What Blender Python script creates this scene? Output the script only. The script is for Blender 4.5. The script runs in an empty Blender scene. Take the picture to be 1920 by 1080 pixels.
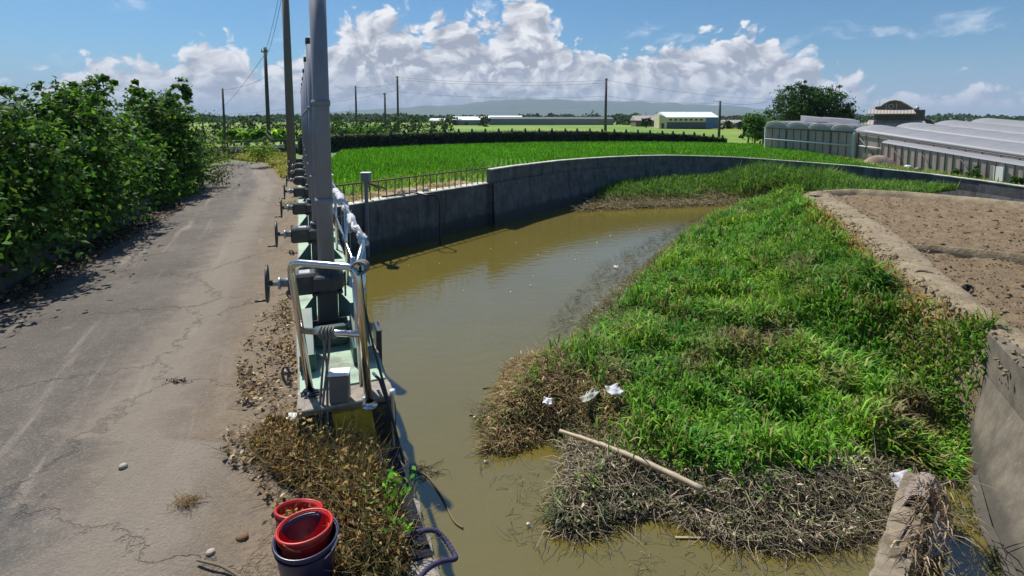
import bpy, math, random
import numpy as np
from mathutils import Vector, Matrix, geometry
R = math.radians
C = bpy.context.scene.collection
S = bpy.context.scene
random.seed(7)
rng = np.random.default_rng(7)

# ------------------------------------------------------------------ camera
CAMH, FPX, PITCH = 2.9, 1000.0, R(5.5)
TP = math.tan(PITCH)
SH = TP - 0.315                                   # puts the horizon at 225 of 1080
cd = bpy.data.cameras.new('camera')
cd.sensor_width = 36; cd.lens = 36 * FPX / 1920; cd.shift_y = SH * FPX / 1920
cd.clip_start = 0.05; cd.clip_end = 30000
cam = bpy.data.objects.new('camera', cd); C.objects.link(cam)
cam.location = (0, 0, CAMH); cam.rotation_euler = (R(90) - PITCH, 0, 0)
S.camera = cam

def slope(py):
    yc = (540 - py) / 1000 + SH
    return (yc - TP) / (1 + yc * TP)
def P(px, py, z=0.0):                              # ground point seen at a photo pixel, at height z
    yc = (540 - py) / 1000 + SH
    d = Vector(((px - 960) / 1000, math.cos(PITCH) + yc * math.sin(PITCH), -math.sin(PITCH) + yc * math.cos(PITCH)))
    k = (z - CAMH) / d.z
    return Vector((d.x * k, d.y * k, z))
def PY(px, py, Y):                                 # point at depth Y
    yc = (540 - py) / 1000 + SH
    d = Vector(((px - 960) / 1000, math.cos(PITCH) + yc * math.sin(PITCH), -math.sin(PITCH) + yc * math.cos(PITCH)))
    return Vector((d.x * Y / d.y, Y, CAMH + d.z * Y / d.y))
def Z(Y, py): return CAMH + Y * slope(py)

# ------------------------------------------------------------------ light
SUN_EL, SUN_AZ = R(57), R(-40)                     # azimuth from +Y towards +X
sv = Vector((math.sin(SUN_AZ) * math.cos(SUN_EL), math.cos(SUN_AZ) * math.cos(SUN_EL), math.sin(SUN_EL)))
sl = bpy.data.lights.new('sun', 'SUN'); sl.energy = 5.0; sl.angle = R(0.5); sl.color = (1, .95, .87)
so = bpy.data.objects.new('sun', sl); C.objects.link(so); so.rotation_euler = sv.to_track_quat('Z', 'Y').to_euler()
so.location = (-10, 10, 30)
S.view_settings.view_transform = 'Standard'; S.view_settings.look = 'None'
S.view_settings.exposure = 0.28; S.view_settings.gamma = 1
S.cycles.max_bounces = 6; S.cycles.transparent_max_bounces = 8; S.cycles.volume_bounces = 0

class NT:
    """small helper for node trees"""
    def __init__(s, tree, dim='3D'): s.dim = dim; s.t = tree; s.n = tree.nodes; s.l = tree.links
    def new(s, kind, **kw):
        n = s.n.new(kind)
        for k, v in kw.items(): setattr(n, k, v)
        return n
    def put(s, sock, v):
        if isinstance(v, bpy.types.NodeSocket): s.l.new(v, sock)
        elif v is not None: sock.default_value = v
    def m(s, op, a, b=None, c=None, clamp=False):
        n = s.new('ShaderNodeMath', operation=op, use_clamp=clamp)
        s.put(n.inputs[0], a); s.put(n.inputs[1], b); s.put(n.inputs[2], c)
        return n.outputs[0]
    def vm(s, op, a, b=None, sc=None):
        n = s.new('ShaderNodeVectorMath', operation=op)
        s.put(n.inputs[0], a); s.put(n.inputs[1], b)
        if sc is not None: s.put(n.inputs['Scale'], sc)
        return n.outputs[0]
    def mix(s, f, a, b, mode='MIX'):
        n = s.new('ShaderNodeMix', data_type='RGBA', blend_type=mode)
        s.put(n.inputs[0], f)
        for sock, v in ((n.inputs[6], a), (n.inputs[7], b)):
            if isinstance(v, tuple) and len(v) == 3: v = (*v, 1)
            s.put(sock, v)
        return n.outputs[2]
    def noise(s, vec, scale, detail=4, rough=.55, dist=0.0):
        n = s.new('ShaderNodeTexNoise', noise_dimensions=s.dim); s.put(n.inputs['Vector'], vec)
        n.inputs['Scale'].default_value = scale; n.inputs['Detail'].default_value = detail
        n.inputs['Roughness'].default_value = rough; n.inputs['Distortion'].default_value = dist
        return n.outputs['Fac']
    def vor(s, vec, scale, feature='F1', detail=0.0, out='Distance', smooth=.3, rand=1.0):
        n = s.new('ShaderNodeTexVoronoi', feature=feature, voronoi_dimensions=s.dim); s.put(n.inputs['Vector'], vec)
        n.inputs['Scale'].default_value = scale; n.inputs['Randomness'].default_value = rand
        if 'Detail' in n.inputs: n.inputs['Detail'].default_value = detail
        if feature == 'SMOOTH_F1': n.inputs['Smoothness'].default_value = smooth
        return n.outputs[out]
    def ss(s, x, lo, hi, a=0.0, b=1.0):
        n = s.new('ShaderNodeMapRange', interpolation_type='SMOOTHSTEP')
        s.put(n.inputs[0], x); s.put(n.inputs[1], lo); s.put(n.inputs[2], hi); s.put(n.inputs[3], a); s.put(n.inputs[4], b)
        return n.outputs[0]
    def xyz(s, v):
        n = s.new('ShaderNodeSeparateXYZ'); s.put(n.inputs[0], v); return n.outputs
    def comb(s, x, y, z):
        n = s.new('ShaderNodeCombineXYZ'); s.put(n.inputs[0], x); s.put(n.inputs[1], y); s.put(n.inputs[2], z); return n.outputs[0]
    def bump(s, h, strength=.5, dist=.02):
        n = s.new('ShaderNodeBump'); s.put(n.inputs['Height'], h)
        n.inputs['Strength'].default_value = strength; n.inputs['Distance'].default_value = dist
        return n.outputs[0]

# ------------------------------------------------------------------ sky: physical sky with cumulus in it
def azel(px, py):
    yc = (540 - py) / 1000 + SH
    d = Vector(((px - 960) / 1000, math.cos(PITCH) + yc * math.sin(PITCH), -math.sin(PITCH) + yc * math.cos(PITCH)))
    return math.atan2(d.x, d.y), d.z / math.hypot(d.x, d.y)
def build_sky():
    w = bpy.data.worlds.new('World'); S.world = w; w.use_nodes = True
    w.node_tree.nodes.clear(); t = NT(w.node_tree, '2D')
    w.cycles.sampling_method = 'MANUAL'; w.cycles.sample_map_resolution = 256
    sky = t.new('ShaderNodeTexSky', sky_type='NISHITA'); sky.sun_disc = False
    sky.sun_elevation = SUN_EL; sky.sun_rotation = SUN_AZ
    sky.air_density = 1.0; sky.dust_density = .6; sky.ozone_density = 2.2
    geo = t.new('ShaderNodeTexCoord').outputs['Generated']
    x, y, z = t.xyz(geo)
    az = t.m('ARCTAN2', x, y)
    el = t.m('DIVIDE', z, t.m('SQRT', t.m('ADD', t.m('ADD', t.m('MULTIPLY', x, x), t.m('MULTIPLY', y, y)), 1e-5)))
    skyc = t.vm('SCALE', sky.outputs[0], sc=.074)
    skyc = t.mix(1.0, skyc, (.50, .86, 1.10), 'MULTIPLY')
    # pale air near the horizon
    hz = t.ss(el, -.01, .13, 1.0, 0.0)
    col = t.mix(t.m('MULTIPLY', hz, .8), skyc, (.26, .40, .58))
    V = t.comb(az, t.m('MULTIPLY', el, 1.35), 0.0)
    warp = t.new('ShaderNodeTexNoise', noise_dimensions='2D'); t.put(warp.inputs['Vector'], V); warp.inputs['Scale'].default_value = 9; warp.inputs['Detail'].default_value = 5
    Vw = t.vm('ADD', V, t.vm('SCALE', t.vm('SUBTRACT', warp.outputs['Color'], (.5, .5, .5)), sc=.075))
    def puff(v, sc):
        a = t.vor(v, sc, 'SMOOTH_F1', smooth=.25)
        b = t.vor(v, sc * 2.3, 'SMOOTH_F1', smooth=.3)
        c = t.vor(v, sc * 5.1)
        f = t.noise(v, sc * 1.2, 7, .62)
        r = t.m('SUBTRACT', 1.0, t.m('ADD', t.m('MULTIPLY', a, .62), t.m('ADD', t.m('MULTIPLY', b, .34), t.m('MULTIPLY', c, .17))))
        return t.m('ADD', r, t.m('MULTIPLY', t.m('SUBTRACT', f, .5), .55))
    def curve(pts, elmax=.4):
        n = t.new('ShaderNodeFloatCurve')
        t.put(n.inputs['Value'], t.m('DIVIDE', t.m('ADD', az, .95), 1.9, clamp=True))
        cv = n.mapping.curves[0]; n.mapping.use_clip = False
        q = []
        for px, py in pts:
            a, e = azel(px, py); q.append(((a + .95) / 1.9, e / elmax))
        for a, e in q[1:-1]: cv.points.new(a, e)
        q.sort(); cv.points[0].location = (0.0, q[0][1]); cv.points[len(cv.points) - 1].location = (1.0, q[-1][1])
        n.mapping.update()
        return t.m('MULTIPLY', n.outputs[0], elmax)
    def layer(col, top, off, sc, amp, white, grey, depth, gap=0.0, alpha=1.0):
        v = t.vm('ADD', Vw, (off, off * 1.7, off * .3))
        p = puff(v, sc)
        p2 = puff(t.vm('ADD', v, (-.35 / sc, .42 / sc, 0)), sc)
        d = t.m('ADD', t.m('SUBTRACT', top, el), t.m('MULTIPLY', t.m('SUBTRACT', p, .52), amp))
        if gap:
            g = t.noise(v, 4.5, 4, .6)
            d = t.m('SUBTRACT', d, t.m('MULTIPLY', t.ss(g, .5, .68), gap))
        mask = t.m('MULTIPLY', t.ss(d, -.003, .020), alpha)
        lit = t.m('MULTIPLY', t.m('SUBTRACT', p, p2), 1.75)
        deep = t.ss(d, .005, depth, 1.0, 0.0)
        big = t.ss(t.noise(v, 7, 3, .5), .38, .66)
        f = t.m('ADD', t.m('ADD', t.m('MULTIPLY', deep, .52), t.m('MULTIPLY', big, .30)), lit, clamp=True)
        c = t.mix(f, grey, white)
        return t.mix(mask, col, c)
    A = [(0, 175), (90, 165), (170, 128), (250, 122), (300, 142), (340, 108), (395, 88), (450, 108), (490, 135), (560, 122), (610, 82), (650, 52), (700, 34), (760, 38), (795, 66),
         (830, 38), (875, 36), (915, 58), (948, 16), (985, -4), (1020, 20), (1055, 62), (1105, 74), (1145, 116), (1185, 96), (1260, 82), (1330, 74), (1440, 64), (1490, 88), (1535, 100),
         (1570, 160), (1605, 148), (1640, 182), (1720, 192), (1800, 175), (1920, 178)]
    B = [(0, 185), (170, 165), (330, 150), (480, 165), (620, 135), (760, 130), (900, 150), (1020, 130), (1130, 150), (1300, 130), (1440, 150), (1560, 180), (1700, 200), (1920, 195)]
    D = [(0, 200), (300, 190), (600, 170), (800, 180), (1000, 168), (1200, 186), (1400, 182), (1600, 200), (1920, 205)]
    a_, b_, d_ = curve([(x, y - 16) for x, y in A]), curve([(x, y - 8) for x, y in B]), curve([(x, y - 4) for x, y in D])
    wisp = t.m('MULTIPLY', t.ss(t.noise(t.vm('MULTIPLY', Vw, (1, 1.6, 1)), 5.5, 8, .6), .60, .82), t.ss(el, .0, .1))
    col = t.mix(t.m('MULTIPLY', wisp, .75), col, (.74, .80, .88))
    col = layer(col, a_, 3.1, 21, .085, (.80, .80, .82), (.31, .335, .40), .072, gap=.03)
    col = layer(col, b_, 7.7, 25, .075, (.76, .76, .79), (.27, .305, .375), .050, gap=.0, alpha=.97)
    col = layer(col, d_, 5.3, 34, .05, (.62, .65, .71), (.29, .34, .43), .032, gap=.04, alpha=.85)
    # low air over the far plain
    col = t.mix(t.ss(el, .008, .045, .85, 0.0), col, (.26, .36, .49))
    bg = t.new('ShaderNodeBackground'); t.put(bg.inputs[0], col); bg.inputs[1].default_value = 1.0
    t.l.new(bg.outputs[0], t.new('ShaderNodeOutputWorld').inputs[0])
build_sky()

# ------------------------------------------------------------------ mesh helpers
def link(o, parent=None):
    C.objects.link(o)
    if parent is not None:
        o.parent = parent
    return o
def tag(o, label=None, cat=None, group=None, kind=None):
    if label: o['label'] = label
    if cat: o['category'] = cat
    if group: o['group'] = group
    if kind: o['kind'] = kind
    return o
def thing(name, label, cat, loc=(0, 0, 0), rz=0.0, group=None):
    o = bpy.data.objects.new(name, None); o.location = loc; o.rotation_euler = (0, 0, rz); o.empty_display_size = .2
    C.objects.link(o); return tag(o, label, cat, group)
class MB:
    """collects shapes; build() links them as one mesh object"""
    def __init__(s): s.v = []; s.f = []; s.sm = []; s.uv = []
    def add(s, vs, fs, smooth=False):
        b = len(s.v); s.v += [tuple(v) for v in vs]
        for f in fs: s.f.append([i + b for i in f]); s.sm.append(smooth)
        return s
    def box(s, c, d, M=None, bev=0.0):
        x, y, z = d[0] / 2, d[1] / 2, d[2] / 2
        if bev <= 0:
            vs = [(-x, -y, -z), (x, -y, -z), (x, y, -z), (-x, y, -z), (-x, -y, z), (x, -y, z), (x, y, z), (-x, y, z)]
            fs = [(0, 3, 2, 1), (4, 5, 6, 7), (0, 1, 5, 4), (1, 2, 6, 5), (2, 3, 7, 6), (3, 0, 4, 7)]
        else:
            vs = []; b = bev
            for zz, k in ((-z, b), (-z + b, 0), (z - b, 0), (z, b)):
                xx, yy = x - k, y - k
                c_ = b if k == 0 else b * .4
                vs += [(-xx + c_, -yy, zz), (xx - c_, -yy, zz), (xx, -yy + c_, zz), (xx, yy - c_, zz), (xx - c_, yy, zz), (-xx + c_, yy, zz), (-xx, yy - c_, zz), (-xx, -yy + c_, zz)]
            fs = [tuple(range(7, -1, -1)), tuple(range(24, 32))]
            for r in range(3):
                for i in range(8): fs.append((r * 8 + i, r * 8 + (i + 1) % 8, (r + 1) * 8 + (i + 1) % 8, (r + 1) * 8 + i))
        M = M or Matrix.Identity(3)
        return s.add([Vector(c) + M @ Vector(v) for v in vs], fs)
    def tube(s, pts, r, n=10, caps=True):
        pts = [Vector(p) for p in pts]; rs = r if isinstance(r, (list, tuple)) else [r] * len(pts)
        vs = []; up = None
        for i, p in enumerate(pts):
            t = (pts[min(i + 1, len(pts) - 1)] - pts[max(i - 1, 0)]).normalized()
            if up is None: up = Vector((0, 0, 1)) if abs(t.z) < .9 else Vector((1, 0, 0))
            u = (up - t * up.dot(t))
            u = u.normalized() if u.length > 1e-6 else t.orthogonal().normalized()
            w = t.cross(u); up = u
            for k in range(n):
                a = 2 * math.pi * k / n; vs.append(p + (u * math.cos(a) + w * math.sin(a)) * rs[i])
        fs = [(i * n + k, i * n + (k + 1) % n, (i + 1) * n + (k + 1) % n, (i + 1) * n + k) for i in range(len(pts) - 1) for k in range(n)]
        s.add(vs, fs, True)
        if caps:
            b = len(s.v) - len(vs)
            s.f.append([b + k for k in range(n)][::-1]); s.sm.append(False)
            s.f.append([b + (len(pts) - 1) * n + k for k in range(n)]); s.sm.append(False)
        return s
    def cyl(s, p0, p1, r0, r1=None, n=16): return s.tube([p0, p1], [r0, r0 if r1 is None else r1], n)
    def lathe(s, prof, c=(0, 0, 0), n=24, M=None):
        M = M or Matrix.Identity(3); vs = []
        for r, z in prof:
            for k in range(n):
                a = 2 * math.pi * k / n; vs.append(Vector(c) + M @ Vector((r * math.cos(a), r * math.sin(a), z)))
        return s.add(vs, [(i * n + k, i * n + (k + 1) % n, (i + 1) * n + (k + 1) % n, (i + 1) * n + k) for i in range(len(prof) - 1) for k in range(n)], True)
    def torus(s, c, R0, r, axis='X', n=32, m=8, M=None, arc=1.0):
        pts = []
        for k in range(int(n * arc) + 1):
            a = 2 * math.pi * k / n
            p = {'X': (0, math.cos(a), math.sin(a)), 'Y': (math.cos(a), 0, math.sin(a)), 'Z': (math.cos(a), math.sin(a), 0)}[axis]
            p = Vector(p) * R0
            pts.append(Vector(c) + (M @ p if M else p))
        return s.tube(pts, r, m, caps=arc < 1)
    def prism(s, poly, h0, h1):
        n = len(poly)
        vs = [(p[0], p[1], h0) for p in poly] + [(p[0], p[1], h1) for p in poly]
        fs = [tuple(range(n))[::-1], tuple(range(n, 2 * n))] + [(i, (i + 1) % n, n + (i + 1) % n, n + i) for i in range(n)]
        return s.add(vs, fs)
    def loft(s, rings, closed=True, caps=True, smooth=False):
        n = len(rings[0]); vs = [p for r in rings for p in r]; k = n if closed else n - 1
        fs = [(i * n + j, i * n + (j + 1) % n, (i + 1) * n + (j + 1) % n, (i + 1) * n + j) for i in range(len(rings) - 1) for j in range(k)]
        if caps and closed: fs += [tuple(range(n))[::-1], tuple((len(rings) - 1) * n + j for j in range(n))]
        return s.add(vs, fs, smooth)
    def build(s, name, mat, parent=None, noise=0.0):
        me = bpy.data.meshes.new(name)
        v = s.v
        if noise: v = [(x + random.gauss(0, noise), y + random.gauss(0, noise), z + random.gauss(0, noise)) for x, y, z in v]
        me.from_pydata(v, [], s.f); me.polygons.foreach_set('use_smooth', s.sm)
        me.materials.append(mat); me.update()
        return link(bpy.data.objects.new(name, me), parent)
def raw_mesh(name, V, loops, starts, mat, smooth=False, tint=None, parent=None, attrs=None):
    me = bpy.data.meshes.new(name)
    V = np.asarray(V, np.float32); me.vertices.add(len(V)); me.vertices.foreach_set('co', V.ravel())
    loops = np.asarray(loops, np.int32).ravel(); me.loops.add(len(loops)); me.loops.foreach_set('vertex_index', loops)
    starts = np.asarray(starts, np.int32); me.polygons.add(len(starts)); me.polygons.foreach_set('loop_start', starts)
    if smooth: me.polygons.foreach_set('use_smooth', np.ones(len(starts), bool))
    if tint is not None:
        a = me.attributes.new('tint', 'FLOAT_COLOR', 'POINT')
        a.data.foreach_set('color', np.concatenate([tint, np.ones((len(tint), 1))], 1).astype(np.float32).ravel())
    for k, x in (attrs or {}).items():
        a = me.attributes.new(k, 'FLOAT', 'POINT'); a.data.foreach_set('value', np.asarray(x, np.float32))
    me.materials.append(mat); me.update(calc_edges=True)
    return link(bpy.data.objects.new(name, me), parent)
def grid_mesh(name, G, mat, smooth=True, parent=None, attrs=None, keep=None):
    """G: (n, m, 3) points"""
    n, m = G.shape[:2]; i = np.arange(n * m).reshape(n, m)
    q = np.stack([i[:-1, :-1], i[:-1, 1:], i[1:, 1:], i[1:, :-1]], -1).reshape(-1, 4)
    if keep is not None: q = q[keep.reshape(-1)]
    a = {k: v.ravel() for k, v in (attrs or {}).items()}
    return raw_mesh(name, G.reshape(-1, 3), q, np.arange(len(q)) * 4, mat, smooth, parent=parent, attrs=a)
def vnoise(x, y, sc, seed=0):
    x = np.asarray(x) * sc; y = np.asarray(y) * sc
    i, j = np.floor(x).astype(np.int64), np.floor(y).astype(np.int64); fx, fy = x - i, y - j
    fx = fx * fx * (3 - 2 * fx); fy = fy * fy * (3 - 2 * fy)
    def h(a, b):
        n = (a * 374761393 + b * 668265263 + seed * 1442695041) & 0x7fffffff
        n = ((n ^ (n >> 13)) * 1274126177) & 0x7fffffff
        return ((n ^ (n >> 16)) & 0xffff) / 65535.0
    return (h(i, j) * (1 - fx) + h(i + 1, j) * fx) * (1 - fy) + (h(i, j + 1) * (1 - fx) + h(i + 1, j + 1) * fx) * fy
def fbm(x, y, sc, seed=0, o=4):
    r = 0; a = .5; t = 0
    for k in range(o): r = r + a * vnoise(x, y, sc * 2 ** k, seed + k * 17); t += a; a *= .5
    return r / t
def inside(px, py, poly):
    px = np.asarray(px); py = np.asarray(py); c = np.zeros(px.shape, bool); n = len(poly)
    for i in range(n):
        x0, y0 = poly[i][:2]; x1, y1 = poly[(i + 1) % n][:2]
        if y0 == y1: continue
        c ^= ((y0 > py) != (y1 > py)) & (px < (x1 - x0) * (py - y0) / (y1 - y0) + x0)
    return c
def dist_line(px, py, line):
    d = np.full(np.shape(px), 1e9)
    for (a, b) in zip(line[:-1], line[1:]):
        ax, ay = a[:2]; bx, by = b[:2]; L = (bx - ax) ** 2 + (by - ay) ** 2 + 1e-9
        t = np.clip(((px - ax) * (bx - ax) + (py - ay) * (by - ay)) / L, 0, 1)
        d = np.minimum(d, np.hypot(px - ax - t * (bx - ax), py - ay - t * (by - ay)))
    return d
def sample_poly(poly, n):
    p = np.array([q[:2] for q in poly]); lo, hi = p.min(0), p.max(0); out = np.zeros((0, 2))
    while len(out) < n:
        q = rng.uniform(lo, hi, (n * 2, 2)); q = q[inside(q[:, 0], q[:, 1], poly)]; out = np.concatenate([out, q])
    return out[:n]
def blades(name, base, L, W, mat, tint, lean=.5, up=None, parent=None, az=None, droop=.5):
    """bent, tapered leaf blades: 5 vertices, a quad and a triangle each"""
    n = len(base); L = np.broadcast_to(L, n); W = np.broadcast_to(W, n)
    az = rng.uniform(0, 2 * math.pi, n) if az is None else az
    d = np.stack([np.cos(az), np.sin(az), np.zeros(n)], 1); sd = np.stack([-np.sin(az), np.cos(az), np.zeros(n)], 1)
    u = np.array([0, 0, 1.0]) if up is None else up
    ln = np.clip(rng.normal(lean, .3, n), 0.05, 2.2)[:, None]; dr = np.clip(rng.normal(droop, .25, n), 0, 1.2)[:, None]
    k = 1 / np.sqrt(1 + ln ** 2); L3 = L[:, None]; W3 = W[:, None]
    mid = base + L3 * .55 * k * (u + ln * d); tip = mid + L3 * .5 * k * (u * (1 - 1.6 * dr) + (ln + .6 * dr) * d)
    V = np.stack([base - sd * W3 * .35, base + sd * W3 * .35, mid + sd * W3 * .5, mid - sd * W3 * .5, tip], 1).reshape(-1, 3)
    b = (np.arange(n) * 5)[:, None]
    loops = np.concatenate([b + [[0, 1, 2, 3]], b + [[3, 2, 4]]], 1); st = np.stack([np.arange(n) * 7, np.arange(n) * 7 + 4], 1).ravel()
    return raw_mesh(name, V, loops, st, mat, True, np.repeat(tint, 5, 0), parent)
def leaf_quads(cent, size, nrm, asp=.55):
    """pointed leaf faces round the centres -> vertices, loops, starts"""
    n = len(cent); a = rng.normal(size=(n, 3)); nrm = nrm / (np.linalg.norm(nrm, axis=1, keepdims=True) + 1e-9)
    u = np.cross(nrm, a); u /= np.linalg.norm(u, axis=1, keepdims=True) + 1e-9
    v = np.cross(nrm, u); s = np.broadcast_to(size, n)[:, None]
    V = np.stack([cent - u * s * .5, cent + v * s * asp * .5 + nrm * s * .07, cent + u * s * .5 - nrm * s * .05, cent - v * s * asp * .5 + nrm * s * .07], 1).reshape(-1, 3)
    return V, np.arange(4 * n), np.arange(n) * 4
def stalks(name, base, L, mat, tint, rad=.004, parent=None, rise=.25, curl=1.0):
    """thin crooked stems, 4 points each, triangular section"""
    n = len(base); az = rng.uniform(0, 2 * math.pi, n); el = rng.normal(rise, .35, n); p = [base]
    L = np.broadcast_to(L, n)
    for k in range(3):
        d = np.stack([np.cos(az) * np.cos(el), np.sin(az) * np.cos(el), np.sin(el)], 1)
        p.append(p[-1] + d * (L / 3)[:, None]); az = az + rng.normal(0, .55 * curl, n); el = el - np.abs(rng.normal(.25, .3, n)) * curl
    ring = []
    for k in range(4):
        t = p[min(k + 1, 3)] - p[max(k - 1, 0)]; s = np.stack([-t[:, 1], t[:, 0], np.zeros(n)], 1); s /= np.linalg.norm(s, axis=1, keepdims=True) + 1e-9
        w = np.array([0, 0, 1.0]); r = rad * (1 - .2 * k)
        for q in (s * r, -s * r * .5 + w * r * .9, -s * r * .5 - w * r * .9): ring.append(p[k] + q)
    V = np.stack(ring, 1).reshape(-1, 3); pat = []
    for k in range(3):
        for j in range(3): pat.append([k * 3 + j, k * 3 + (j + 1) % 3, k * 3 + 3 + (j + 1) % 3, k * 3 + 3 + j])
    loops = ((np.arange(n) * 12)[:, None, None] + np.array(pat)[None]).reshape(-1)
    return raw_mesh(name, V, loops, np.arange(n * 9) * 4, mat, True, np.repeat(tint, 12, 0), parent)

# ------------------------------------------------------------------ materials
def mat_new(name):
    m = bpy.data.materials.new(name); m.use_nodes = True; m.node_tree.nodes.clear(); t = NT(m.node_tree)
    b = t.new('ShaderNodeBsdfPrincipled'); o = t.new('ShaderNodeOutputMaterial'); t.l.new(b.outputs[0], o.inputs[0])
    return m, t, b
def pos(t): return t.new('ShaderNodeNewGeometry').outputs['Position']
def obj(t): return t.new('ShaderNodeTexCoord').outputs['Object']
def attr(t, n, out='Fac'): return t.new('ShaderNodeAttribute', attribute_name=n).outputs[out]
def plain(name, c, rough=.6, metal=0.0, var=.18, scale=9, dirt=None, dirt_amt=.5, bump=.0, local=True):
    m, t, b = mat_new(name); v = obj(t) if local else pos(t)
    n = t.noise(v, scale, 5, .6)
    col = t.mix(n, tuple(x * (1 - var) for x in c), tuple(min(1, x * (1 + var)) for x in c))
    if dirt: col = t.mix(t.m('MULTIPLY', t.ss(t.noise(v, scale * .45, 6, .65), .45, .72), dirt_amt), col, dirt)
    t.put(b.inputs['Base Color'], col); b.inputs['Metallic'].default_value = metal
    t.put(b.inputs['Roughness'], t.m('ADD', rough - .08, t.m('MULTIPLY', n, .16)))
    if bump: t.put(b.inputs['Normal'], t.bump(t.noise(v, scale * 3, 5, .6), .6, bump))
    return m
def foliage(name, trans=.3, c=None, var=.45, rough=.62):
    """leaves: colour from the mesh's own 'tint' (or c), each leaf a little different, thin enough to let light through"""
    m, t, b = mat_new(name)
    g = t.new('ShaderNodeNewGeometry').outputs['Random Per Island']
    col = attr(t, 'tint', 'Color') if c is None else t.new('ShaderNodeRGB').outputs[0]
    if c is not None: col.default_value = (*c, 1)
    hs = t.new('ShaderNodeHueSaturation'); t.put(hs.inputs['Color'], col)
    t.put(hs.inputs['Value'], t.m('ADD', 1 - var, t.m('MULTIPLY', g, 2 * var)))
    t.put(hs.inputs['Hue'], t.m('ADD', .485, t.m('MULTIPLY', t.m('FRACT', t.m('MULTIPLY', g, 17.3)), .03)))
    t.put(b.inputs['Base Color'], hs.outputs[0]); b.inputs['Roughness'].default_value = rough
    b.inputs['Specular IOR Level'].default_value = .2
    tr = t.new('ShaderNodeBsdfTranslucent'); t.put(tr.inputs[0], t.mix(1.0, hs.outputs[0], (1.25, 1.3, .6), 'MULTIPLY'))
    mx = t.new('ShaderNodeMixShader'); mx.inputs[0].default_value = trans
    t.l.new(b.outputs[0], mx.inputs[1]); t.l.new(tr.outputs[0], mx.inputs[2])
    t.l.new(mx.outputs[0], t.n['Material Output'].inputs[0])
    return m
def concrete(name, c=(.30, .28, .25), stain=(.06, .06, .055), tide=None, streak=.6, moss=None):
    """weathered concrete, run-off streaks down the faces, an optional tide line"""
    m, t, b = mat_new(name); p = pos(t); x, y, z = t.xyz(p)
    n = t.noise(p, 1.6, 6, .65); f = t.noise(p, 26, 4, .6)
    col = t.mix(t.ss(n, .3, .7), tuple(v * .58 for v in c), tuple(v * 1.3 for v in c))
    g2 = t.noise(p, 7, 6, .7); col = t.mix(t.m('MULTIPLY', t.ss(g2, .52, .7), .5), col, tuple(v * .5 for v in c)); col = t.mix(t.m('MULTIPLY', t.ss(g2, .45, .3), .4), col, tuple(min(.7, v * 1.6) for v in c))
    col = t.mix(t.m('MULTIPLY', f, .3), col, tuple(v * .5 for v in c))
    st = t.noise(t.comb(t.m('MULTIPLY', x, 3.2), t.m('MULTIPLY', y, 3.2), t.m('MULTIPLY', z, .35)), 1.5, 5, .65)
    col = t.mix(t.m('MULTIPLY', t.ss(st, .48, .68), streak), col, stain)
    st2 = t.noise(t.comb(t.m('MULTIPLY', x, 4.2), t.m('MULTIPLY', y, 4.2), t.m('MULTIPLY', z, .3)), 2.1, 4, .6)
    col = t.mix(t.m('MULTIPLY', t.ss(st2, .62, .72), .45), col, tuple(min(.5, v * 1.9) for v in c))
    if moss: col = t.mix(t.m('MULTIPLY', t.ss(t.noise(p, 2.3, 5, .65), .5, .66), .8), col, moss)
    if tide is not None:
        tz = t.m('ADD', z, t.m('MULTIPLY', t.m('SUBTRACT', n, .5), .35))
        col = t.mix(t.m('MULTIPLY', t.ss(tz, tide - .15, tide + .1, 1, 0), .75), col, (.045, .042, .034))
    t.put(b.inputs['Base Color'], col); b.inputs['Roughness'].default_value = .88
    t.put(b.inputs['Normal'], t.bump(t.m('ADD', t.noise(p, 40, 5, .6), t.m('MULTIPLY', n, 2)), .5, .012))
    return m
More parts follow.
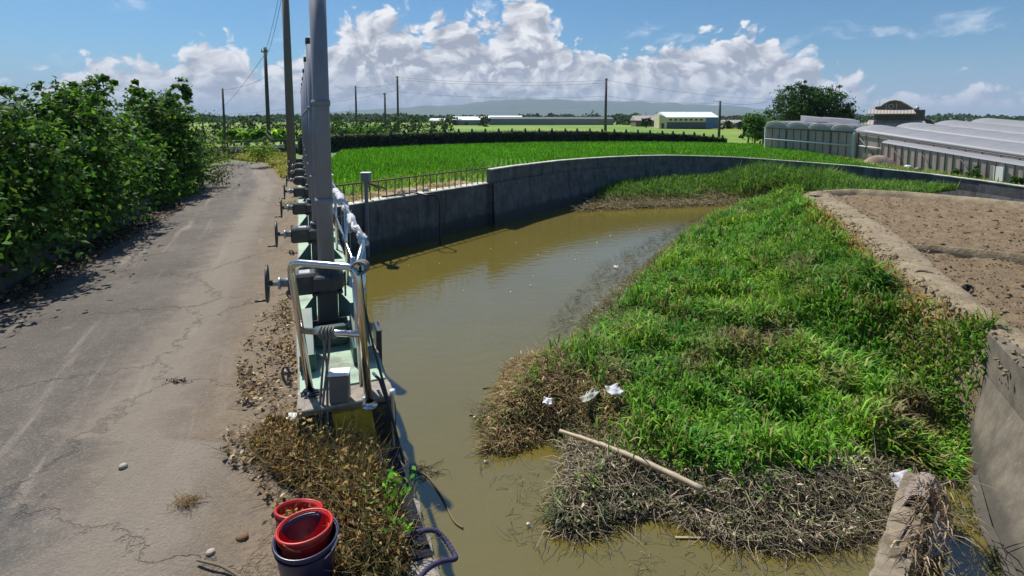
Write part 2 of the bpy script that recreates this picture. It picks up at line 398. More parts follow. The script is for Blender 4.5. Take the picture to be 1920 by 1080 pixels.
def road_mat():
    m, t, b = mat_new('worn_asphalt'); p = pos(t); x, y, z = t.xyz(p); u = attr(t, 'u')
    n1 = t.noise(p, .55, 5, .6); n2 = t.noise(p, 3.1, 6, .68); n3 = t.noise(p, 42, 3, .6)
    col = t.mix(t.ss(n1, .3, .7), (.086, .071, .058), (.140, .119, .098))
    # wheel-drag streaks run along the road
    st = t.noise(t.comb(t.m('ADD', t.m('MULTIPLY', x, 2.2), t.m('MULTIPLY', y, .97)), t.m('MULTIPLY', t.m('SUBTRACT', y, t.m('MULTIPLY', x, .44)), .16), 0), 1.5, 6, .66)
    col = t.mix(t.m('MULTIPLY', t.ss(st, .53, .74), .7), col, (.30, .26, .215))
    col = t.mix(t.m('MULTIPLY', t.ss(st, .47, .30), .38), col, (.085, .075, .066))
    col = t.mix(t.m('MULTIPLY', t.ss(n2, .52, .75), .5), col, (.22, .185, .148))
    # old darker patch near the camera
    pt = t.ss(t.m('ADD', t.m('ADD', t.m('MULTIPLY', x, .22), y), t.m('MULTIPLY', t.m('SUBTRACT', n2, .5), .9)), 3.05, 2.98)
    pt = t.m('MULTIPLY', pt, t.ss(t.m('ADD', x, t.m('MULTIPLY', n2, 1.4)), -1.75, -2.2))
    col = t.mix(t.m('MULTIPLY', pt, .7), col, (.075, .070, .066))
    # speckled aggregate
    sp = t.vor(p, 85, out='Color'); spx = t.xyz(sp)[0]
    col = t.mix(t.m('MULTIPLY', t.ss(spx, .75, 1.0), .3), col, (.34, .31, .27))
    col = t.mix(t.m('MULTIPLY', t.ss(spx, .24, .0), .45), col, (.045, .04, .036))
    # cracks
    wv = t.vm('ADD', p, t.vm('SCALE', t.comb(n2, t.noise(p, 2.7, 5, .6), 0), sc=.9))
    cr = t.vor(wv, .42, 'DISTANCE_TO_EDGE'); ck = t.ss(cr, .009, .002)
    col = t.mix(t.m('MULTIPLY', t.m('MULTIPLY', ck, t.ss(t.noise(p, .31, 2), .46, .58)), .85), col, (.03, .027, .024))
    # dusty verge beside the sluice
    un = t.m('ADD', u, t.m('MULTIPLY', t.m('SUBTRACT', n2, .5), .2))
    dirt = t.mix(t.noise(p, 7, 6, .7), (.12, .086, .052), (.28, .215, .145))
    dirt = t.mix(t.m('MULTIPLY', t.ss(t.noise(p, 21, 4, .6), .5, .7), .5), dirt, (.09, .065, .04))
    col = t.mix(t.m('MULTIPLY', t.ss(un, .69, .91), .92), col, dirt)
    # sand drift along the wheel track
    col = t.mix(t.m('MULTIPLY', t.m('MULTIPLY', t.ss(un, .54, .67), t.ss(un, .82, .73)), .6), col, (.26, .215, .165))
    # a thin line of dust and leaf mould against the kerb
    col = t.mix(t.m('MULTIPLY', t.ss(un, .10, .0), .7), col, (.10, .082, .06))
    t.put(b.inputs['Base Color'], col); b.inputs['Roughness'].default_value = .9
    h = t.m('ADD', t.m('MULTIPLY', spx, .35), t.m('SUBTRACT', t.m('MULTIPLY', n2, 2.0), t.m('MULTIPLY', ck, 1.2)))
    t.put(b.inputs['Normal'], t.bump(t.m('ADD', h, n3), .75, .02))
    return m
def soil(name, a, c, sc=2.0, bump=.05):
    m, t, b = mat_new(name); p = pos(t)
    n = t.noise(p, sc, 7, .72); f = t.noise(p, sc * 9, 5, .7)
    col = t.mix(t.ss(n, .3, .7), a, c); col = t.mix(t.m('MULTIPLY', t.ss(f, .5, .75), .55), col, tuple(v * 1.5 for v in c))
    col = t.mix(t.m('MULTIPLY', t.ss(f, .48, .28), .6), col, tuple(v * .45 for v in a))
    t.put(b.inputs['Base Color'], col); b.inputs['Roughness'].default_value = .95
    t.put(b.inputs['Normal'], t.bump(t.m('ADD', n, f), .9, bump))
    return m
def ground_mat():
    m, t, b = mat_new('farmland'); p = pos(t)
    n = t.noise(p, .018, 4, .6); f = t.noise(p, .9, 6, .7)
    col = t.mix(t.ss(n, .38, .62), (.12, .26, .02), (.28, .36, .045))
    col = t.mix(t.m('MULTIPLY', f, .5), col, (.05, .09, .015))
    near = t.ss(t.new('ShaderNodeVectorMath', operation='LENGTH').outputs[1], 0, 1)
    ln = t.new('ShaderNodeVectorMath', operation='LENGTH'); t.put(ln.inputs[0], p)
    col = t.mix(t.ss(ln.outputs[1], 30, 60), t.mix(f, (.16, .13, .07), (.10, .13, .03)), col)
    t.put(b.inputs['Base Color'], col); b.inputs['Roughness'].default_value = .95
    t.put(b.inputs['Normal'], t.bump(f, .6, .08))
    return m
def water_mat():
    m, t, b = mat_new('muddy_water'); p = pos(t); x, y, z = t.xyz(p)
    n = t.noise(p, .35, 3, .5)
    t.put(b.inputs['Base Color'], t.mix(n, (.118, .094, .018), (.150, .122, .026)))
    b.inputs['Roughness'].default_value = .06; b.inputs['IOR'].default_value = 1.72
    b.inputs['Specular IOR Level'].default_value = .8
    w = t.m('ADD', t.m('MULTIPLY', t.noise(t.comb(t.m('MULTIPLY', x, .8), t.m('MULTIPLY', y, 1.3), 0), 3.2, 3, .5), 1.0), t.m('MULTIPLY', t.noise(p, 11, 2, .5), .22))
    t.put(b.inputs['Normal'], t.bump(w, .42, .022))
    return m
def hazard_mat():
    m, t, b = mat_new('hazard_paint'); o = obj(t); x, y, z = t.xyz(o)
    s = t.m('FRACT', t.m('MULTIPLY', t.m('ADD', t.m('ADD', x, .34), t.m('MULTIPLY', z, .16)), 1.55))
    k = t.ss(s, .47, .48); n = t.noise(o, 9, 6, .7)
    col = t.mix(k, (.035, .033, .03), (.52, .36, .03))
    col = t.mix(t.m('MULTIPLY', t.ss(n, .5, .66), .85), col, (.16, .125, .05))
    t.put(b.inputs['Base Color'], col); b.inputs['Roughness'].default_value = .8
    t.put(b.inputs['Normal'], t.bump(n, .5, .01)); return m
def pole_stripe():
    m, t, b = mat_new('pole_stripes'); x, y, z = t.xyz(obj(t))
    s = t.m('FRACT', t.m('MULTIPLY', t.m('ADD', z, t.m('MULTIPLY', x, 1.4)), 2.2))
    t.put(b.inputs['Base Color'], t.mix(t.ss(s, .48, .52), (.03, .03, .03), (.55, .5, .3))); b.inputs['Roughness'].default_value = .7; return m
def gauge_mat(c, tick):
    m, t, b = mat_new('gauge_scale'); x, y, z = t.xyz(obj(t))
    k = t.ss(t.m('FRACT', t.m('MULTIPLY', z, 10)), .5, .53)
    h = t.ss(t.m('ABSOLUTE', t.m('SUBTRACT', x, .02)), .045, .04)
    n = t.noise(obj(t), 14, 4)
    col = t.mix(t.m('MULTIPLY', k, h), c, tick); col = t.mix(t.m('MULTIPLY', t.ss(n, .5, .7), .5), col, (.2, .2, .18))
    t.put(b.inputs['Base Color'], col); b.inputs['Roughness'].default_value = .5; return m
def thin(t, b, col, k):
    tr = t.new('ShaderNodeBsdfTranslucent'); t.put(tr.inputs[0], col); mx = t.new('ShaderNodeMixShader'); mx.inputs[0].default_value = k
    t.l.new(b.outputs[0], mx.inputs[1]); t.l.new(tr.outputs[0], mx.inputs[2]); t.l.new(mx.outputs[0], t.n['Material Output'].inputs[0])
def net_mat():
    m, t, b = mat_new('insect_netting'); o = pos(t); n = t.noise(o, .9, 4, .6)
    x, y, z = t.xyz(o)
    w = t.noise(t.comb(t.m('MULTIPLY', x, 5), t.m('MULTIPLY', y, 5), t.m('MULTIPLY', z, .5)), 1.2, 4, .6)
    col = t.mix(n, (.58, .47, .43), (.74, .62, .58)); col = t.mix(t.m('MULTIPLY', t.ss(w, .5, .7), .5), col, (.32, .27, .25))
    t.put(b.inputs['Base Color'], col); b.inputs['Roughness'].default_value = .7; thin(t, b, col, .45); return m
def film_mat():
    m, t, b = mat_new('greenhouse_film'); o = pos(t); n = t.noise(o, .5, 5, .65); f = t.noise(o, 4, 3)
    t.put(b.inputs['Base Color'], t.mix(t.m('ADD', t.m('MULTIPLY', n, .7), t.m('MULTIPLY', f, .3)), (.42, .42, .45), (.62, .62, .66)))
    b.inputs['Roughness'].default_value = .45; thin(t, b, (.5, .5, .54, 1), .5); return m
def corrugated(name, c, axis='X', sc=2.0):
    m, t, b = mat_new(name); o = obj(t); i = 'XYZ'.index(axis); w = t.m('SINE', t.m('MULTIPLY', t.xyz(o)[i], sc * 6.28))
    n = t.noise(o, .3, 5, .6); col = t.mix(n, tuple(v * .8 for v in c), tuple(v * 1.1 for v in c))
    t.put(b.inputs['Base Color'], col); b.inputs['Roughness'].default_value = .5
    t.put(b.inputs['Normal'], t.bump(w, .6, .03)); return m
M = {}
M['road'] = road_mat(); M['ground'] = ground_mat(); M['water'] = water_mat(); M['hazard'] = hazard_mat(); M['stripe'] = pole_stripe()
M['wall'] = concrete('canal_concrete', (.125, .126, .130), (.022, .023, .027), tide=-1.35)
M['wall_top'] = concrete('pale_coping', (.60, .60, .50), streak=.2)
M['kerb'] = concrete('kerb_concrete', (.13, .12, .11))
M['coping'] = concrete('parapet_concrete', (.34, .30, .25), streak=.5, moss=(.16, .14, .10))
M['lining'] = concrete('lining_concrete', (.165, .14, .105), (.05, .045, .035), tide=-1.6, streak=.35)
M['beam'] = concrete('beam_concrete', (.25, .205, .15), (.07, .055, .035), streak=.5, moss=(.10, .085, .05))
M['deck'] = plain('pale_green_paint', (.34, .47, .35), .7, dirt=(.16, .15, .11), dirt_amt=.85, scale=5)
M['green_steel'] = plain('dark_green_paint', (.02, .085, .075), .45, dirt=(.08, .06, .04), scale=6)
M['iron'] = plain('grey_iron_paint', (.034, .036, .042), .45, dirt=(.13, .11, .09), dirt_amt=.35, scale=14)
M['pipe'] = plain('pipe_grey_paint', (.20, .21, .26), .5, dirt=(.22, .17, .13), dirt_amt=.5, scale=4)
M['cap'] = plain('cap_black', (.035, .035, .04), .5)
M['steel'] = plain('stainless_tube', (.62, .60, .58), .22, 1.0, var=.1, scale=20)
M['galv'] = plain('galvanised', (.42, .43, .44), .45, .6, scale=12, dirt=(.2, .17, .13))
M['rust'] = plain('rusty_rail', (.13, .125, .08), .7, .2, scale=20, dirt=(.17, .08, .035))
M['white'] = plain('white_plastic', (.80, .80, .79), .45, var=.05)
M['greybox'] = plain('grey_box', (.13, .125, .12), .5)
M['red'] = plain('red_plastic', (.50, .014, .014), .42, var=.2, scale=16, dirt=(.22, .10, .06), dirt_amt=.65)
M['navy'] = plain('navy_plastic', (.018, .018, .055), .3, dirt=(.06, .05, .05), dirt_amt=.3)
M['orange'] = plain('orange_plastic', (.65, .20, .05), .4)
M['rope'] = plain('dark_rope', (.045, .05, .07), .85, scale=60, bump=.004)
M['rope_grey'] = plain('grey_rope', (.17, .165, .15), .85, scale=60, bump=.004)
M['purple_rope'] = plain('violet_rope', (.040, .034, .085), .85, scale=60, bump=.004)
M['cable'] = plain('black_cable', (.02, .02, .022), .45)
M['wire'] = plain('wire', (.07, .075, .085), .6)
M['cloth'] = plain('white_cloth', (.52, .52, .55), .8, var=.1, scale=7, bump=.01)
M['pole'] = plain('pole_concrete', (.075, .07, .066), .8, scale=3)
M['pole_light'] = plain('pole_near', (.15, .135, .115), .8, scale=3)
M['plough'] = soil('ploughed_soil', (.17, .118, .062), (.30, .215, .125), 3.4, .07)
M['bank'] = soil('bank_soil', (.14, .10, .058), (.27, .205, .13), 2.2, .05)
M['track'] = soil('track_soil', (.19, .145, .085), (.36, .285, .185), 2.2, .05)
M['mud'] = soil('mud', (.035, .030, .018), (.085, .068, .038), 3.0, .04)
M['paddy'] = soil('paddy_mud', (.06, .16, .012), (.10, .24, .018), .7, .03)
M['dryearth'] = soil('dry_earth', (.20, .12, .065), (.42, .30, .18), 2.4, .04)
M['blade'] = foliage('grass_blades', .3)
M['dry'] = foliage('dry_stalks', .12, rough=.8)
M['leaf'] = foliage('tree_leaves', .4, var=.55)
M['bark'] = plain('bark', (.10, .075, .05), .9, scale=12, bump=.02)
M['bamboo'] = plain('dry_bamboo', (.46, .37, .25), .6, scale=9, dirt=(.2, .15, .09))
M['stick'] = plain('wet_stick', (.17, .13, .085), .8, scale=9)
M['foam'] = plain('foam_white', (.78, .76, .70), .8, var=.1)
M['fleck'] = plain('scum_flecks', (.46, .44, .36), .9)
M['stone'] = plain('stone', (.40, .36, .30), .85, scale=14, bump=.01)
M['brick'] = plain('brown_block', (.18, .11, .06), .9)
M['dark'] = plain('dark_hollow', (.012, .011, .010), .9)
M['net'] = net_mat(); M['film'] = film_mat()
M['gh_frame'] = plain('greenhouse_steel', (.10, .095, .09), .5, scale=4)
M['gh_white'] = plain('greenhouse_white', (.62, .61, .60), .5)
M['plaster'] = plain('brown_plaster', (.14, .098, .08), .8, scale=2); M['tile'] = corrugated('roof_tiles', (.42, .36, .32), 'X', 2.5)
M['plaster2'] = plain('pale_plaster', (.42, .34, .28), .8, scale=2)
M['window'] = plain('window_dark', (.02, .022, .028), .15)
M['shed_white'] = corrugated('white_sheet_roof', (.80, .82, .84)); M['shed_grey'] = corrugated('grey_sheet', (.17, .18, .20))
M['shed_cream'] = corrugated('cream_sheet', (.58, .54, .33)); M['shed_blue'] = corrugated('blue_sheet', (.07, .15, .33)); M['shed_dark'] = plain('shed_dark_grey', (.09, .10, .12), .8)  # shed_dark is a plain dark grey for shed walls and roof
M['levee'] = concrete('levee_wall', (.075, .08, .085), (.02, .022, .02), streak=.7, moss=(.03, .045, .02))
M['bridge_rail'] = plain('bridge_rail_green', (.035, .07, .06), .5); M['bridge_side'] = concrete('bridge_concrete', (.12, .105, .09))
M['hill'] = plain('far_hills', (.05, .09, .05), .95, local=False, scale=.002)

# ------------------------------------------------------------------ plan of the place
def proj(X, Y, Zz):                                # where a point falls in the photo (used to choose grass kinds)
    c, s = math.cos(PITCH), math.sin(PITCH); zz = Zz - CAMH
    f = Y * c - zz * s; u = Y * s + zz * c
    return 960 + 1000 * X / f, 540 - 1000 * (u / f - SH)
def sst(x, lo, hi):
    t = np.clip((x - lo) / (hi - lo), 0, 1); return t * t * (3 - 2 * t)
A2, B2 = Vector((-.3714, .9285, 0)), Vector((.9285, .3714, 0)); O2 = Vector((-1.63, 4.8, 0))
A2.normalize(); B2.normalize(); GRZ = math.atan2(B2.y, B2.x)
DZ, WZ = .35, -1.9
def D(s, b, z=0.0): return O2 + A2 * s + B2 * b + Vector((0, 0, z))
def gz(X, Y):
    q = np.asarray(X) - .55 * np.asarray(Y)
    return -.085 * np.clip(q + 3, 0, 22) * sst(np.asarray(X), 10, 18)
w1a, w1b = P(640, 387, 0), P(921, 343, 0)
dirw = (w1b - w1a).normalized()
wall1 = [w1a - dirw * 1.1, w1a, w1a.lerp(w1b, .5), w1b]
wall2 = [P(x, y, z) for x, y, z in ((922, 319, .62), (960, 313, .62), (1000, 308, .62), (1050, 302, .62), (1100, 298, .62), (1150, 295, .60), (1200, 293, .58), (1250, 292, .55), (1300, 293, .5), (1365, 295, .42),
         (1430, 299, .3), (1510, 305, .16), (1600, 312, 0), (1675, 320, -.12), (1750, 328, -.25), (1835, 339, -.38), (1920, 351, -.5), (2060, 372, -.65), (2300, 410, -.8), (2700, 470, -.9))]
hole = [D(-9, .5), D(8, .5), D(13.6, .5)] + wall1 + wall2 + [Vector((70, 12, 0)), Vector((70, -14, 0)), Vector((4, -14, 0))]
def sheet(name, poly, zf, step, mat, lift=0.0, holes=(), parent=None, extra=None, far=None):
    """a triangulated sheet inside an outline, following the height zf"""
    from mathutils.geometry import delaunay_2d_cdt
    pts, edges = [], []
    for loop in [poly] + list(holes):
        dense = []
        for i, a in enumerate(loop):
            b = loop[(i + 1) % len(loop)]; n = 1 if far and (abs(a[0]) > far or abs(b[0]) > far) else max(1, int(math.hypot(b[0] - a[0], b[1] - a[1]) / step))
            for k in range(n): dense.append((a[0] + (b[0] - a[0]) * k / n, a[1] + (b[1] - a[1]) * k / n))
        o = len(pts); pts += dense; edges += [(o + i, o + (i + 1) % len(dense)) for i in range(len(dense))]
    xs = np.array([p[:2] for p in poly]); lo, hi = xs.min(0), xs.max(0)
    if far: lo, hi = np.array((-90, -20)), np.array((110, 140))
    gx, gy = np.meshgrid(np.arange(lo[0], hi[0], step), np.arange(lo[1], hi[1], step))
    gx = gx + rng.uniform(-.3, .3, gx.shape) * step; gy = gy + rng.uniform(-.3, .3, gy.shape) * step
    k = inside(gx, gy, poly)
    for h in holes: k &= ~inside(gx, gy, h)
    pts += list(zip(gx[k], gy[k]))
    vs, _, fs, *_r = delaunay_2d_cdt([Vector(p) for p in pts], edges, [], 0, 1e-5)
    V = np.array([(v.x, v.y) for v in vs]); F = np.array([f for f in fs if len(f) == 3]); c = V[F].mean(1)
    k = inside(c[:, 0], c[:, 1], poly)
    for h in holes: k &= ~inside(c[:, 0], c[:, 1], h)
    F = F[k]; z = zf(V[:, 0], V[:, 1]) + lift
    # upward faces
    a, b, cc = V[F[:, 0]], V[F[:, 1]], V[F[:, 2]]
    fl = ((b - a)[:, 0] * (cc - a)[:, 1] - (b - a)[:, 1] * (cc - a)[:, 0]) < 0
    F[fl] = F[fl][:, ::-1]
    return raw_mesh(name, np.column_stack([V, z]), F, np.arange(len(F)) * 3, mat, True, parent=parent)

# the ground: one sheet to the horizon, cut out along the canal
tag(sheet('ground', [(-9000, -3000), (9000, -3000), (9000, 14000), (-9000, 14000)], lambda x, y: gz(x, y) - .06, 3.0, M['ground'], holes=[[(p.x, p.y) for p in hole]], far=400), kind='structure')
# water
wm = MB(); wm.add([(-14, -14, WZ), (70, -14, WZ), (70, 42, WZ), (-14, 42, WZ)], [(0, 1, 2, 3)])
tag(wm.build('water', M['water']), kind='structure')

# ------------------------------------------------------------------ road
lpts = [(-6.2, -1.0), (-7.2, 4.0)] + [tuple(P(x, y, 0)[:2]) for x, y in ((-30, 580), (0, 560), (130, 478), (300, 392), (372, 350), (412, 312), (430, 303))]
ly = np.array([p[1] for p in lpts]); lx = np.array([p[0] for p in lpts])
rp = [tuple(D(s, -.36)[:2]) for s in (-9, 0, 8, 15, 20)] + [tuple(P(x, y, 0)[:2]) for x, y in ((515, 318), (492, 304))]
ry = np.array([p[1] for p in rp]); rx = np.array([p[0] for p in rp])
n, m_ = 260, 60; vv = np.linspace(0, 1, n) ** 1.6; uu = np.linspace(0, 1, m_)
yl = -1 + vv * (ly[-1] + 1); yr = -1 + vv * (ry[-1] + 1)
xl = np.interp(yl, ly, lx); xr = np.interp(yr, ry, rx)
# near the camera the tarmac runs on under the weeds to the parapet
xr = xr + np.where(yr < 4.6, .62, 0) * sst(4.9 - yr, 0, .3)
G = np.zeros((n, m_, 3)); G[..., 0] = xl[:, None] * (1 - uu) + xr[:, None] * uu; G[..., 1] = yl[:, None] * (1 - uu) + yr[:, None] * uu
U = np.broadcast_to(uu, (n, m_))
G[..., 2] = (fbm(G[..., 0], G[..., 1], .5, 3) - .5) * .05 + sst(U, .75, .95) * (fbm(G[..., 0], G[..., 1], 3.5, 9) - .35) * .10
tag(grid_mesh('road', G, M['road'], attrs={'u': U}), kind='structure')

# kerb wall under the hedge
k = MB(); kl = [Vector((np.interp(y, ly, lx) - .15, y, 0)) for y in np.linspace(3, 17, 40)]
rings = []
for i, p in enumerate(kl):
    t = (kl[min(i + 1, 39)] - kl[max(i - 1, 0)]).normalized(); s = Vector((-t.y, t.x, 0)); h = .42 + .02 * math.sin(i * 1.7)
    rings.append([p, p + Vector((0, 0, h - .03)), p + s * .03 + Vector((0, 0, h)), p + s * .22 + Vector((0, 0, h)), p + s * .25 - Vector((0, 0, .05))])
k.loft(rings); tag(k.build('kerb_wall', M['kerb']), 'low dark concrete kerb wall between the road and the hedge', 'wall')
f = MB(); a, b = Vector((-10.5, 8.6, 0)), Vector((-11.6, 11.2, 0)); t = (b - a).normalized(); s = Vector((-t.y, t.x, 0))
ring = []
for i in range(61):
    p = a.lerp(b, i / 60) + s * (.025 if i % 2 else -.025); ring.append([p, p + Vector((0, 0, 1.25)), p + Vector((0, 0, 1.25)) + s * .012, p + s * .012])
f.loft(ring); fe = f.build('sheet_fence', M['shed_grey']); tag(fe, 'grey corrugated metal fence in the shade under the hedge', 'fence')

# ------------------------------------------------------------------ canal walls
def offset(line, d):
    out = []
    for i, p in enumerate(line):
        a = line[max(i - 1, 0)]; b = line[min(i + 1, len(line) - 1)]; t = (b - a); t.z = 0; t.normalize()
        out.append(p + Vector((t.y, -t.x, 0)) * d)          # d > 0 is towards the water
    return out
def dense(line, step):
    out = []
    for a, b in zip(line[:-1], line[1:]):
        n = max(1, int((b - a).length / step)); out += [a.lerp(b, i / n) for i in range(n)]
    return out + [line[-1]]
def wall_loft(line, thick, zlo, zhi=None, mat=None, name='wall', parent=None, front=0.0, jag=0.0):
    line = dense(line, .6); fo, ba = offset(line, front), offset(line, front - thick); b = MB(); rings = []
    for p, q in zip(fo, ba):
        zt = p.z if zhi is None else zhi
        j = random.uniform(-jag, jag)
        rings.append([Vector((p.x, p.y, zlo)), Vector((p.x, p.y, zt - .02 + j)), Vector((p.x, p.y, zt + j)).lerp(Vector((q.x, q.y, zt + j)), .06), Vector((q.x, q.y, zt + j)), Vector((q.x, q.y, zlo))])
    b.loft(rings); return b.build(name, mat, parent)
cw = thing('canal_wall', 'dark vertical concrete canal wall below the short railing', 'wall', (0, 0, 0))
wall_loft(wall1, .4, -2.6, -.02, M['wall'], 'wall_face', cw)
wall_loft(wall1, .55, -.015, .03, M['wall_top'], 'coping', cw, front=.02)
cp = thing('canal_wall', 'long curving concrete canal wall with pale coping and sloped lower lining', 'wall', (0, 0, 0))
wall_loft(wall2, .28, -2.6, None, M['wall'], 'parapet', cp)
wl2 = [p + Vector((0, 0, .045)) for p in wall2]
l2 = dense(wl2, .6); rings = []
for p, q in zip(offset(l2, .03), offset(l2, -.32)):
    z = p.z; rings.append([Vector((p.x, p.y, z - .045)), Vector((p.x, p.y, z)), Vector((q.x, q.y, z)), Vector((q.x, q.y, z - .045))])
MBc = MB().loft(rings); MBc.build('coping', M['wall_top'], cp)
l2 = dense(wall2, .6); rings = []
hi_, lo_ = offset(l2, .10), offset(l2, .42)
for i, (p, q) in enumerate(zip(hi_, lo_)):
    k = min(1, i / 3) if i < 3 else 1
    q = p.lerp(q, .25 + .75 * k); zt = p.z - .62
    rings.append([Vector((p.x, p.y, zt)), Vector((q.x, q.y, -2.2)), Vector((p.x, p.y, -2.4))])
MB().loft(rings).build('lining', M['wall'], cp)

# railing along the first wall
rl = thing('railing', 'rusty bar railing standing on the canal wall beside the rice field', 'railing', (0, 0, 0))
ra, rb = w1a - dirw * .55, w1b - dirw * .1; off = Vector((dirw.y, -dirw.x, 0)) * -.12
ra, rb = ra + off, rb + off
MB().tube([ra + Vector((0, 0, .70)), rb + Vector((0, 0, .70))], .028, 8).build('top_rail', M['rust'], rl)
for i in range(24):
    p = ra.lerp(rb, i / 23); MB().tube([p, p + Vector((random.gauss(0, .015), random.gauss(0, .015), .70))], .022, 6).build('post', M['rust'], rl)
h0 = P(800, 366, .08); hs = [P(716, 369, .05), P(745, 365, .07), P(775, 361, .09), h0, P(818, 366, .06)]
wp = P(820, 368, 0); wp = wp + Vector((dirw.y, -dirw.x, 0)) * .12
hs += [wp + Vector((0, 0, -.25)), wp + Vector((0, 0, -.9)), wp + Vector((0, 0, -1.9))]
tag(MB().tube(hs, .035, 8).build('hose', M['cable']), 'black hose lying behind the railing and hanging down the canal wall', 'hose')
for x, y in ((752, 366), (776, 361), (797, 358)):
    p = P(x, y, .04); o = MB().box(p + Vector((0, 0, .06)), (.28, .2, .15), bev=.03).build('stone', M['stone'], noise=.012)
    tag(o, {752: 'pale stone behind the railing nearest to the gauge post', 776: 'pale stone behind the railing, middle one of three', 797: 'pale stone behind the railing beside the hose bend'}[x], 'stone', 'stones behind the railing')

# ------------------------------------------------------------------ gauge post and scales
gp = P(690, 481, WZ); gh = Z(gp.y, 326)
gt = thing('gauge_post', 'grey water level post with a square head standing before the canal wall', 'gauge post', (gp.x, gp.y, WZ))
MB().box((0, 0, (gh - WZ) / 2 - .25), (.11, .11, gh - WZ + .3), bev=.01).build('post', M['pipe'], gt)
MB().box((0, 0, gh - WZ - .12), (.30, .30, .30), bev=.03).build('sensor_head', M['pipe'], gt)
MB().box((0, 0, gh - WZ + .045), (.33, .33, .02), bev=.005).build('cap', M['white'], gt)
bk = MB()
for dx, dz in ((-.45, -.62), (.15, -.62), (.55, -.62)): bk.tube([(0, .03, gh - WZ - .3), (dx * .6 + .2, .75, gh - WZ + dz)], .03, 6)
bk.build('brace', M['rust'], gt)
nw = Vector((dirw.y, -dirw.x, 0)); wr = math.atan2(dirw.y, dirw.x)
def onwall(px, py, o=.05):                          # point of wall 1 seen at a photo pixel
    d = P(px, py, WZ) - Vector((0, 0, CAMH)); kk = ((w1a - Vector((0, 0, CAMH))).dot(nw)) / d.dot(nw)
    return Vector((0, 0, CAMH)) + d * kk + nw * o
for (px, y0, y1, w_, c, tk, lab) in ((687, 386, 458, .17, (.55, .58, .66), (.05, .09, .32), 'blue and white water level scale board behind the gauge post'), (654, 393, 436, .19, (.62, .62, .58), (.08, .08, .08), 'white water level scale board nearest to the gate deck')):
    a, b = onwall(px, y0), onwall(px, y1); t = thing('level_scale', lab, 'scale board', b, wr)
    h = a.z - b.z
    MB().box((0, 0, h / 2), (w_, .03, h)).build('board', gauge_mat(c, tk), t)
    MB().box((-w_ / 2 - .015, 0, h / 2), (.028, .05, h + .04)).build('edge_strip', M['galv'], t)
    if px == 654:
        q = MB(); q.box((-.32, 0, h * .45), (.03, .03, h * 1.5)); q.box((-.3, 0, h * .8), (.42, .03, .03)); q.box((0, 0, -.35), (.04, .03, .7)); q.build('bracket', M['galv'], t)

# ------------------------------------------------------------------ sluice deck with its gate hoists
dk = thing('sluice_deck', 'long concrete sluice deck painted pale green beside the road', 'sluice', D(0, 0), GRZ)
LEN = 24.0
MB().box((.055, LEN / 2 - .16, (DZ - 2.6) / 2 - .006), (.83, LEN + .12, DZ + 2.6 - .012)).build('deck_body', M['coping'], dk)
MB().box((.055, LEN / 2 + .02, DZ - .003), (.79, LEN - .2, .014)).build('deck_top', M['deck'], dk)
MB().box((.055, -.25, -.06), (.85, .06, .70)).build('hazard_panel', M['hazard'], dk)
MB().box((.055, -.14, DZ + .004), (.84, .26, .03), bev=.008).build('front_sill', M['coping'], dk)
for i in range(8): MB().box((.49, 1.0 + i * 3.0, DZ - .9), (.06, .3, 2.2)).build('gate_guide', M['iron'], dk)

